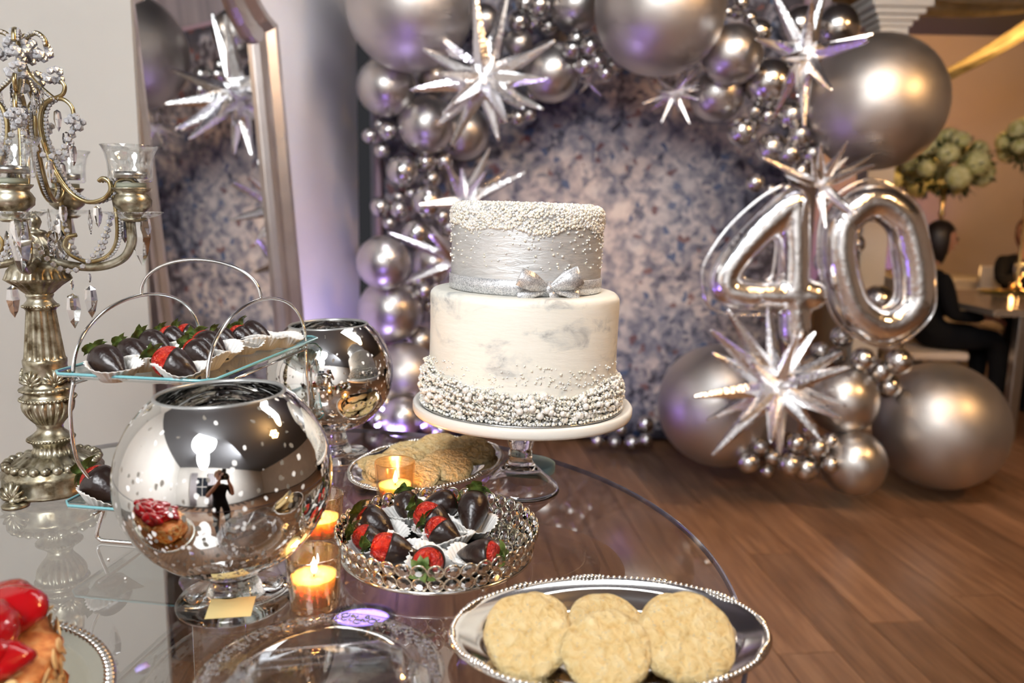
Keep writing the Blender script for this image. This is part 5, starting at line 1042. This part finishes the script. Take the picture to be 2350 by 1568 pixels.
# ================================================================== clear plate and plastic lids at the front
cpt = thing('clear_plate', 'clear plastic plate with an embossed scrollwork rim at the front edge of the table', 'plate', (-0.162, 0.640, TZ))
MB().lathe([(0.0005, 0.001), (0.066, 0.001), (0.072, 0.004), (0.078, 0.009), (0.104, 0.0125), (0.1075, 0.0125), (0.1078, 0.0140), (0.104, 0.0145), (0.077, 0.0108), (0.070, 0.0055), (0.065, 0.0026), (0.0005, 0.0026)], 120).build('plate_body', M_plastic, cpt)
m = MB(); rs = random.Random(9); M_emb = pmat('embossed_clear_plastic', (0.92, 0.92, 0.95), 0.05, 0.0, trans=0.92, ior=1.46)
for k in range(84):
    a = TAU * k / 84
    for q in range(2):
        rr_ = 0.0975 + 0.0065 * (q - 0.5) + 0.0025 * math.sin(k * 1.9); c_ = Vector((rr_ * math.cos(a), rr_ * math.sin(a), 0.0142)); r0 = 0.0030 + 0.0012 * math.sin(k * 2.7 + q)
        m.tube([c_ + Vector((r0 * math.cos(t), r0 * math.sin(t), 0)) for t in np.linspace(rs.uniform(0, 3), rs.uniform(5, 6.6), 8)], 0.0009, 5)
o = m.build('embossed_scrolls', M_emb, cpt, True); o['kind'] = 'stuff'
def plastic_box(name, C_, ang, wx, wy, h, lab, tilt=0.0):
    t = thing(name, lab, 'plastic lid', C_, rot=(tilt, 0, ang)); c = 0.022
    def loop(ins, z): x, y, q = wx / 2 - ins, wy / 2 - ins, max(0.004, c - ins * 0.3); return [(x - q, -y, z), (x, -y + q, z), (x, y - q, z), (x - q, y, z), (-x + q, y, z), (-x, y - q, z), (-x, -y + q, z), (-x + q, -y, z)]
    L_ = [loop(-0.008, 0.0), loop(0.0, 0.0005), loop(0.006, h * 0.5), loop(0.008, h * 0.55), loop(0.016, h), loop(0.024, h + 0.001)]; v = sum(L_, []); f = []
    for i in range(len(L_) - 1):
        for j in range(8): j2 = (j + 1) % 8; f.append((i * 8 + j, i * 8 + j2, i * 8 + 8 + j2, i * 8 + 8 + j))
    f.append(tuple(range(len(v) - 8, len(v)))); o = MB().add(v, f).build('lid_shell', M_plastic, t, False); o.modifiers.new('t', 'SOLIDIFY').thickness = 0.0006
    for i_, zz in ((0, 0.0), (3, h * 0.55), (4, h)): MB().tube(L_[i_], 0.0008, 6, closed=True).build('moulded_edge', M_emb, o)
    return t
plastic_box('plastic_lid', (-0.150, 0.592, TZ + 0.0152), rad(12), 0.165, 0.115, 0.030, 'clear plastic clamshell lid lying on the clear plate')
plastic_box('plastic_lid', (-0.022, 0.560, TZ + 0.001), rad(18), 0.130, 0.095, 0.022, 'clear plastic lid at the bottom edge beside the front cookie tray')
# loose sugar pearls and a petal on the glass
for (x, y, lab) in ((249, 1287, 'tiny silver sugar pearl lying on the glass near the stand foot'), (288, 1331, 'tiny silver sugar pearl lying on the glass above the fruit cake tray')):
    p = onz(x, y, TZ); o = link('sugar_pearl', pb); o.location = (p.x, p.y, TZ + 0.0016); o.scale = (0.0016,) * 3; tag(o, lab, 'sugar pearl', 'loose pearls on the table')
p = onz(312, 1546, TZ); v = [(0, 0, 0.001), (0.006, 0.002, 0.003), (0.009, 0.009, 0.002), (0.004, 0.013, 0.004), (-0.002, 0.009, 0.003), (-0.003, 0.004, 0.002)]
o = MB().add(v, [(0, 1, 2, 3, 4, 5)]).build('petal', pmat('lilac_petal', (0.45, 0.38, 0.72), 0.6)); o.location = (p.x, p.y, TZ); o.modifiers.new('t', 'SOLIDIFY').thickness = 0.0006; tag(o, 'small lilac petal on the glass beside the fruit cake tray', 'petal')
# ================================================================== people
def skin_body(name, J, E, mat, parent, root, sub=2):
    names = list(J); idx = {k: i for i, k in enumerate(names)}; me = bpy.data.meshes.new(name)
    me.from_pydata([J[k][0] for k in names], [(idx[a], idx[b]) for a, b in E], []); me.materials.append(mat); o = link(name, me, parent); sk = o.modifiers.new('skin', 'SKIN'); sk.use_smooth_shade = True; sk.branch_smoothing = 0.6
    for k in names:
        sv = me.skin_vertices[0].data[idx[k]]; r_ = J[k][1]; sv.radius = r_ if isinstance(r_, tuple) else (r_, r_); sv.use_root = (k == root)
    ss = o.modifiers.new('sub', 'SUBSURF'); ss.levels = sub; ss.render_levels = sub; return o
def head(P, parent, face, r_=0.098, hair=M_hair, hairstyle='long', face_mat=M_skin):
    """head with brow, nose, mouth, ears and hair; face = unit direction it looks"""
    P = Vector(P); fz = Vector(face).normalized(); sd = Vector((-fz.y, fz.x, 0)).normalized(); up = Vector((0, 0, 1))
    R = Matrix(((fz.x, sd.x, up.x, P.x), (fz.y, sd.y, up.y, P.y), (fz.z, sd.z, up.z, P.z), (0, 0, 0, 1)))
    m = MB(); bv = np.array(ICO2[0]) * np.array([0.92, 0.76, 1.12]) * r_
    low = bv[:, 2] < -0.02; bv[low, 1] *= 1 + bv[low, 2] * 2.6; bv[low, 0] *= 1 + bv[low, 2] * 0.8
    m.add(bv, ICO2[1], R)
    m.add(np.array(ICO1[0]) * np.array([0.016, 0.012, 0.022]) + np.array([r_ * 0.95, 0, -0.012]), ICO1[1], R)
    for s_ in (-1, 1):
        m.add(np.array(ICO1[0]) * np.array([0.012, 0.006, 0.024]) + np.array([0, s_ * r_ * 0.77, -0.005]), ICO1[1], R)
    o = m.build('head', face_mat, parent)
    for s_ in (-1, 1): MB().add(np.array(ICO1[0]) * 0.010 + np.array([r_ * 0.84, s_ * 0.032, 0.008]), ICO1[1], R).build('eye', M_hair, o)
    MB().add(np.array(ICO1[0]) * np.array([0.006, 0.024, 0.006]) + np.array([r_ * 0.82, 0, -0.052]), ICO1[1], R).build('mouth', pmat('lips', (0.42, 0.10, 0.08), 0.4), o)
    m = MB(); hv = np.array(ICO2[0]) * np.array([1.0, 0.86, 1.18]) * r_ * 1.06; fr = (hv[:, 0] > 0.02) & (hv[:, 2] < r_ * 0.55); hv[fr, 0] = 0.02; hv[:, 0] -= 0.008
    if hairstyle == 'long': dn = (hv[:, 2] < -0.01) & (hv[:, 0] < 0.02); hv[dn, 2] *= 1.3
    elif hairstyle == 'short': dn = hv[:, 2] < 0; hv[dn, 2] *= 0.45
    m.add(hv, ICO2[1], R); m.build('hair', hair, parent)
def fingers(J, E, wrist, hand, fwd, side, curl, tag_):
    """palm plus five separate, unequal, bent fingers"""
    W_, H_ = Vector(wrist), Vector(hand); f_ = Vector(fwd).normalized(); s_ = Vector(side).normalized(); c_ = Vector(curl).normalized()
    J[tag_ + 'palm'] = (tuple(H_), (0.030, 0.016))
    for k, (off, L_) in enumerate(((-0.027, 0.062), (-0.009, 0.074), (0.009, 0.070), (0.026, 0.056))):
        a = H_ + s_ * off + f_ * 0.030; b = a + f_ * L_ * 0.5 + c_ * L_ * 0.15; d = b + f_ * L_ * 0.25 + c_ * L_ * 0.45
        for n_, q, r_ in (('a', a, 0.0095), ('b', b, 0.0085), ('c', d, 0.007)): J[f'{tag_}{k}{n_}'] = (tuple(q), r_)
        E += [(tag_ + 'palm', f'{tag_}{k}a'), (f'{tag_}{k}a', f'{tag_}{k}b'), (f'{tag_}{k}b', f'{tag_}{k}c')]
    a = H_ - s_ * 0.034 - f_ * 0.004; b = a - s_ * 0.014 + f_ * 0.030 + c_ * 0.012
    J[tag_ + 'ta'] = (tuple(a), 0.011); J[tag_ + 'tb'] = (tuple(b), 0.0085); E += [(tag_ + 'palm', tag_ + 'ta'), (tag_ + 'ta', tag_ + 'tb')]
def limbs(L): return {k: (tuple(p), r) for k, p, r in L}

# guest seated at the left of the hall table, seen from the side
G1 = Vector((2.585, 5.02, 0)); t = thing('person', 'seated guest with long dark hair in black clothes, seen from the side', 'person', G1)
J = limbs([('pelvis', (0, 0, 0.56), (0.15, 0.13)), ('waist', (0.0, 0, 0.70), (0.13, 0.10)), ('chest', (0.03, 0, 0.88), (0.15, 0.11)), ('neck0', (0.05, 0, 1.0), (0.09, 0.07))])
E = [('pelvis', 'waist'), ('waist', 'chest'), ('chest', 'neck0')]
for s_, n_ in ((-1, 'r'), (1, 'l')):
    J.update(limbs([('sh' + n_, (0.03, s_ * 0.17, 0.94), 0.058), ('el' + n_, (0.10, s_ * 0.20, 0.70), 0.045), ('wr' + n_, (0.33, s_ * 0.12, 0.68), 0.035), ('hip' + n_, (0.06, s_ * 0.10, 0.54), 0.092), ('kn' + n_, (0.44, s_ * 0.11, 0.55), 0.070), ('cf' + n_, (0.47, s_ * 0.11, 0.33), 0.056), ('an' + n_, (0.45, s_ * 0.11, 0.10), 0.040), ('toe' + n_, (0.60, s_ * 0.12, 0.045), 0.038)]))
    E += [('chest', 'sh' + n_), ('sh' + n_, 'el' + n_), ('el' + n_, 'wr' + n_), ('pelvis', 'hip' + n_), ('hip' + n_, 'kn' + n_), ('kn' + n_, 'cf' + n_), ('cf' + n_, 'an' + n_), ('an' + n_, 'toe' + n_)]
skin_body('black_clothes', J, E, M_black, t, 'pelvis')
J = limbs([('n0', (0.05, 0, 0.98), 0.052), ('n1', (0.065, 0, 1.07), 0.046)]); E = [('n0', 'n1')]; skin_body('neck', J, E, M_skin, t, 'n0')
for s_, n_ in ((-1, 'r'), (1, 'l')):
    J = limbs([('w', (0.31, s_ * 0.12, 0.68), 0.028)]); E = [('w', n_ + 'palm')]; fingers(J, E, (0.31, s_ * 0.12, 0.68), (0.385, s_ * 0.115, 0.675), (1, 0, 0), (0, -s_, 0), (0, 0, -1), n_); skin_body('hand', J, E, M_skin, t, 'w', 1)
head((0.085, 0, 1.155), t, (1, 0, -0.05), 0.098, M_hair, 'long')
# guest across the table
G2 = Vector((3.93, 6.15, 0)); t = thing('person', 'guest with auburn hair in a dark jacket seated behind the hall table', 'person', G2)
J = limbs([('pelvis', (0, 0, 0.56), (0.15, 0.12)), ('waist', (-0.01, -0.01, 0.72), (0.14, 0.10)), ('chest', (-0.02, -0.02, 0.92), (0.17, 0.11)), ('neck0', (-0.03, -0.03, 1.02), (0.09, 0.07))]); E = [('pelvis', 'waist'), ('waist', 'chest'), ('chest', 'neck0')]
for s_, n_ in ((-1, 'r'), (1, 'l')):
    J.update(limbs([('sh' + n_, (s_ * 0.19, -0.02, 0.98), 0.06), ('el' + n_, (s_ * 0.27, -0.16, 0.82), 0.048), ('wr' + n_, (s_ * 0.06, -0.30, 0.90), 0.036), ('hip' + n_, (s_ * 0.1, -0.06, 0.55), 0.09), ('kn' + n_, (s_ * 0.11, -0.42, 0.56), 0.068), ('an' + n_, (s_ * 0.11, -0.42, 0.08), 0.042), ('toe' + n_, (s_ * 0.12, -0.56, 0.045), 0.038)]))
    E += [('chest', 'sh' + n_), ('sh' + n_, 'el' + n_), ('el' + n_, 'wr' + n_), ('pelvis', 'hip' + n_), ('hip' + n_, 'kn' + n_), ('kn' + n_, 'an' + n_), ('an' + n_, 'toe' + n_)]
skin_body('dark_jacket', J, E, M_black, t, 'pelvis')
skin_body('neck', limbs([('n0', (-0.03, -0.05, 0.96), 0.065), ('n1', (-0.03, -0.045, 1.10), 0.047)]), [('n0', 'n1')], M_skin, t, 'n0')
for s_, n_ in ((-1, 'r'), (1, 'l')):
    J = limbs([('w', (s_ * 0.07, -0.29, 0.90), 0.028)]); E = [('w', n_ + 'palm')]; fingers(J, E, (s_ * 0.07, -0.29, 0.9), (s_ * 0.02, -0.33, 0.94), (-s_ * 0.5, -0.3, 0.6), (0, -1, 0), (0, -0.6, -0.6), n_); skin_body('hand', J, E, M_skin, t, 'w', 1)
head((-0.035, -0.06, 1.195), t, (-0.7, -0.7, -0.1), 0.10, M_hair2, 'long')
# photographer, mirrored in the silver bowls
G3 = Vector((0.0, -0.33, 0)); t = thing('person', 'photographer in black holding a camera up, reflected in the silver bowl', 'person', G3)
J = limbs([('pelvis', (-0.02, -0.06, 0.84), (0.15, 0.11)), ('waist', (-0.02, -0.06, 0.98), (0.14, 0.10)), ('chest', (-0.03, -0.02, 1.14), (0.17, 0.12)), ('neck0', (-0.04, 0.0, 1.22), (0.08, 0.07))]); E = [('pelvis', 'waist'), ('waist', 'chest'), ('chest', 'neck0')]
for s_, n_ in ((-1, 'l'), (1, 'r')):
    J.update(limbs([('sh' + n_, (-0.03 + s_ * 0.19, -0.01, 1.17), 0.062), ('el' + n_, (-0.03 + s_ * 0.24, 0.05, 0.98), 0.05), ('hip' + n_, (s_ * 0.1, -0.06, 0.80), 0.095), ('kn' + n_, (s_ * 0.12, 0.0, 0.45), 0.068), ('an' + n_, (s_ * 0.13, -0.05, 0.09), 0.045), ('toe' + n_, (s_ * 0.14, 0.09, 0.045), 0.04)]))
    E += [('chest', 'sh' + n_), ('sh' + n_, 'el' + n_), ('pelvis', 'hip' + n_), ('hip' + n_, 'kn' + n_), ('kn' + n_, 'an' + n_), ('an' + n_, 'toe' + n_)]
skin_body('black_clothes', J, E, M_black, t, 'pelvis')
skin_body('neck', limbs([('n0', (-0.04, 0.0, 1.18), 0.055), ('n1', (-0.045, 0.02, 1.28), 0.05)]), [('n0', 'n1')], M_skin, t, 'n0')
for s_, n_ in ((-1, 'l'), (1, 'r')):
    el_ = (-0.03 + s_ * 0.238, 0.06, 0.975); hd_ = (s_ * 0.062, 0.225, 1.275)
    J = limbs([('e', el_, 0.043), ('f', (s_ * 0.15, 0.15, 1.12), 0.037), ('w', (s_ * 0.08, 0.20, 1.22), 0.027)]); E = [('e', 'f'), ('f', 'w'), ('w', n_ + 'palm')]; fingers(J, E, el_, hd_, (0, 0.5, 0.8), (-s_ * 0.2, -0.6, 0.5), (-s_, 0, 0), n_); skin_body('forearm', J, E, M_skin, t, 'w', 1)
head((-0.05, 0.075, 1.375), t, (0.12, 1, -0.15), 0.100, M_fair, 'short')
cm_ = thing('camera_body', 'black camera held up by the photographer, reflected in the bowl', 'camera', (0, -0.105, 1.245))
bevel(MB().box((0, 0, 0.05), (0.135, 0.07, 0.095)).build('body', M_plastic_black, cm_, False), 0.008); bevel(MB().box((0, 0.0, 0.115), (0.06, 0.06, 0.035)).build('prism_hump', M_plastic_black, cm_, False), 0.008)
MB().lathe([(0.032, 0.0), (0.036, 0.004), (0.036, 0.045), (0.039, 0.048), (0.039, 0.058), (0.033, 0.058), (0.030, 0.045), (0.0005, 0.042)], 32, M=Matrix.Translation((0, 0.033, 0.05)) @ Matrix.Rotation(-PI / 2, 4, 'X')).build('lens', M_plastic_black, cm_)
bevel(MB().box((0, -0.005, 0.165), (0.07, 0.06, 0.06)).build('flash_unit', M_plastic_black, cm_, False), 0.006)

# ================================================================== hall table, chair, glasses, flowers
HT = 0.775
ht = thing('hall_table', 'long glass-topped hall table with steel legs behind the number balloons', 'table', (3.75, 5.15, 0))
bevel(MB().box((0, 0, HT - 0.02), (2.0, 1.25, 0.04)).build('table_top', pmat('mirror_table_top', (0.42, 0.36, 0.30), 0.18, 0.6), ht, False), 0.004)
for sx_ in (-1, 1):
    for sy_ in (-1, 1):
        bevel(MB().box((sx_ * (0.94 if sx_ > 0 else 0.80), sy_ * 0.57, (HT - 0.04) / 2), (0.06, 0.06, HT - 0.04)).build('leg', M_steel, ht, False), 0.004)
MB().box((0.27, -0.02, 0.36), (1.2, 0.7, 0.66)).build('dark_underside_block', M_black, ht, False)  # black box added to darken the space under the table
def chair(x, y, rz, label):
    c = thing('dining_chair', label, 'chair', (x, y, 0), rz, 'white hall chairs')
    bevel(MB().box((0, 0, 0.445), (0.42, 0.42, 0.05)).build('seat', pmat('cream_upholstery', (0.72, 0.62, 0.52), 0.55), c, False), 0.015)
    for sx_ in (-1, 1):
        for sy_ in (-1, 1): MB().tube([(sx_ * 0.18, sy_ * 0.18, 0), (sx_ * 0.17, sy_ * 0.17, 0.42)], 0.014, 10).build('leg', M_steel, c)
    m = MB(); 
    for sy_ in (-1, 1): m = MB().tube([(-0.19, sy_ * 0.18, 0.42), (-0.22, sy_ * 0.18, 0.92)], 0.012, 10); m.build('back_post', M_steel, c)
    bevel(MB().box((-0.215, 0, 0.78), (0.03, 0.36, 0.26)).build('backrest', pmat('cream_upholstery', (0.7, 0.6, 0.5), 0.5), c, False), 0.01)
chair(2.60, 5.02, 0.0, 'cream chair under the dark-haired guest beside the foil zero')
chair(3.93, 6.20, -PI / 2, 'cream chair under the auburn-haired guest behind the hall table')
glass_me = MB().lathe([(0.0005, 0), (0.034, 0.0), (0.034, 0.002), (0.006, 0.006), (0.0045, 0.02), (0.0045, 0.085), (0.012, 0.095), (0.034, 0.125), (0.040, 0.155), (0.034, 0.205), (0.033, 0.205), (0.039, 0.155), (0.033, 0.126), (0.0005, 0.10)], 24).mesh('wine_glass', M_thin)
WG = [(2235, 645), (2262, 640), (2290, 650), (2315, 638), (2338, 645), (2190, 640)]
for k, (x, y) in enumerate(WG):
    p = onz(x, y + 8, HT); q = Vector((min(max(p.x, 2.85), 4.6), min(max(p.y, 4.62), 5.68), HT)); o = link('wine_glass', glass_me); o.location = q + Vector((0.02 * k, 0.03 * (k % 3), 0)); tag(o, f'wine glass on the hall table, {ordinal(sorted(WG).index((x, y)), 6)} of six', 'wine glass', 'wine glasses on the hall table')
CT = [(2200, 640), (2244, 655), (2278, 660), (2300, 655), (2328, 662)]
for k, (x, y) in enumerate(CT):
    p = onz(x, y, HT); c = thing('tea_candle', f'small glowing candle on the hall table, {ordinal(k, 5)} of five', 'candle', (min(max(p.x, 2.82), 4.65), min(max(p.y, 4.6), 5.7), HT), group='candles on the hall table')
    MB().lathe([(0.0005, 0), (0.028, 0), (0.034, 0.06), (0.032, 0.06), (0.026, 0.004), (0.0005, 0.004)], 20).build('cup', M_amber, c); MB().lathe([(0.0005, 0.005), (0.024, 0.005), (0.025, 0.025), (0.0005, 0.025)], 18).build('wax', M_wax, c); MB().lathe([(0.0002, 0.027), (0.008, 0.034), (0.006, 0.045), (0.0002, 0.058)], 12).build('flame', M_flame, c)
    l_ = bpy.data.lights.new('candle_light', 'POINT'); l_.energy = 0.8; l_.color = (1, 0.5, 0.16); l_.shadow_soft_size = 0.02; lo = bpy.data.objects.new('candle_light', l_); COL.objects.link(lo); lo.parent = c; lo.location = (0, 0, 0.075)
PLT = [(2268, 668), (2320, 672)]
for k, (x, y) in enumerate(PLT):
    p = onz(x, y, HT); o = MB().lathe([(0.0005, 0.002), (0.08, 0.002), (0.125, 0.012), (0.127, 0.014), (0.08, 0.005), (0.0005, 0.005)], 36).build('charger_plate', pmat('yellow_charger', (0.70, 0.55, 0.12), 0.35, 0.4)); o.location = (min(p.x, 4.5), min(max(p.y, 4.7), 5.6), HT); tag(o, f'gold-yellow charger plate on the hall table, {"left" if k == 0 else "right"} one', 'plate', 'charger plates on the hall table')
def bouquet(px, py, Y, rp, base_z, label, seed):
    c = ony(px, py, Y); r = rp * mpp(c); rs = random.Random(seed); t = thing('flower_centrepiece', label, 'flowers', (c.x, Y, base_z)); h = c.z - base_z
    MB().lathe([(0.0005, 0), (0.09, 0), (0.09, 0.012), (0.02, 0.03), (0.012, 0.08), (0.020, 0.12), (0.011, 0.16), (0.011, h * 0.6), (0.022, h * 0.6 + 0.03), (0.012, h * 0.6 + 0.06), (0.03, h - r * 0.5), (0.0005, h - r * 0.45)], 24).build('stand', M_gold, t)
    v = []; f = []
    for k in range(420):
        d = Vector((rs.gauss(0, 1), rs.gauss(0, 1), rs.gauss(0, 0.8))).normalized(); q = d * r * rs.uniform(0.55, 1.12); q.z = q.z * 0.72; q += Vector((0, 0, h)); e = d.cross(Vector((rs.uniform(-1, 1), rs.uniform(-1, 1), 1))).normalized(); L_ = r * rs.uniform(0.18, 0.34); b = len(v)
        v += [tuple(q), tuple(q + d * L_ * 0.5 + e * L_ * 0.2), tuple(q + d * L_), tuple(q + d * L_ * 0.5 - e * L_ * 0.2)]; f.append((b, b + 1, b + 2, b + 3))
    o = MB().add(v, f).build('foliage', M_green, t); o['kind'] = 'stuff'
    for k in range(17):
        a = k * 2.4; e_ = 1 - (k / 16) * 1.35; d = Vector((math.cos(a) * math.sqrt(max(0, 1 - e_ * e_)), math.sin(a) * math.sqrt(max(0, 1 - e_ * e_)), e_)); s_ = r * rs.uniform(0.26, 0.40)
        bv = np.array(ICO2[0]); bv = bv * (1 + 0.10 * np.sin(7 * np.arctan2(bv[:, 1], bv[:, 0]) + 9 * bv[:, 2]))[:, None]
        MB().add(bv * s_ * np.array([1, 1, 0.8]), ICO2[1], Matrix.Translation(d * r * 0.98 + Vector((0, 0, h - 0.05 * r))) @ to_dir(d)).build('blossom', M_flower, t)
bouquet(2172, 385, 5.55, 78, HT, 'tall centrepiece of cream hydrangeas right of the giant right balloon', 1)
bouquet(2088, 412, 7.2, 58, 0.775, 'dim cream flower centrepiece farther back, left of the tall one', 2)
bouquet(2372, 335, 5.6, 62, HT, 'cream flower centrepiece cut off by the right edge of the picture', 3)
# second hall table under the far centrepiece
c_ = ony(2088, 412, 7.2); h2 = thing('hall_table', 'far hall table under the dim flower centrepiece', 'table', (c_.x, 7.2, 0)); MB().lathe([(0.0005, 0.745), (0.7, 0.745), (0.7, 0.775), (0.0005, 0.775)], 40).build('table_top', M_cloth, h2); MB().lathe([(0.71, 0.05), (0.69, 0.3), (0.70, 0.776)], 60, mod=lambda th, i: 1 + (0.03 * np.sin(14 * th) if i < 2 else 0)).build('tablecloth', M_cloth, h2)
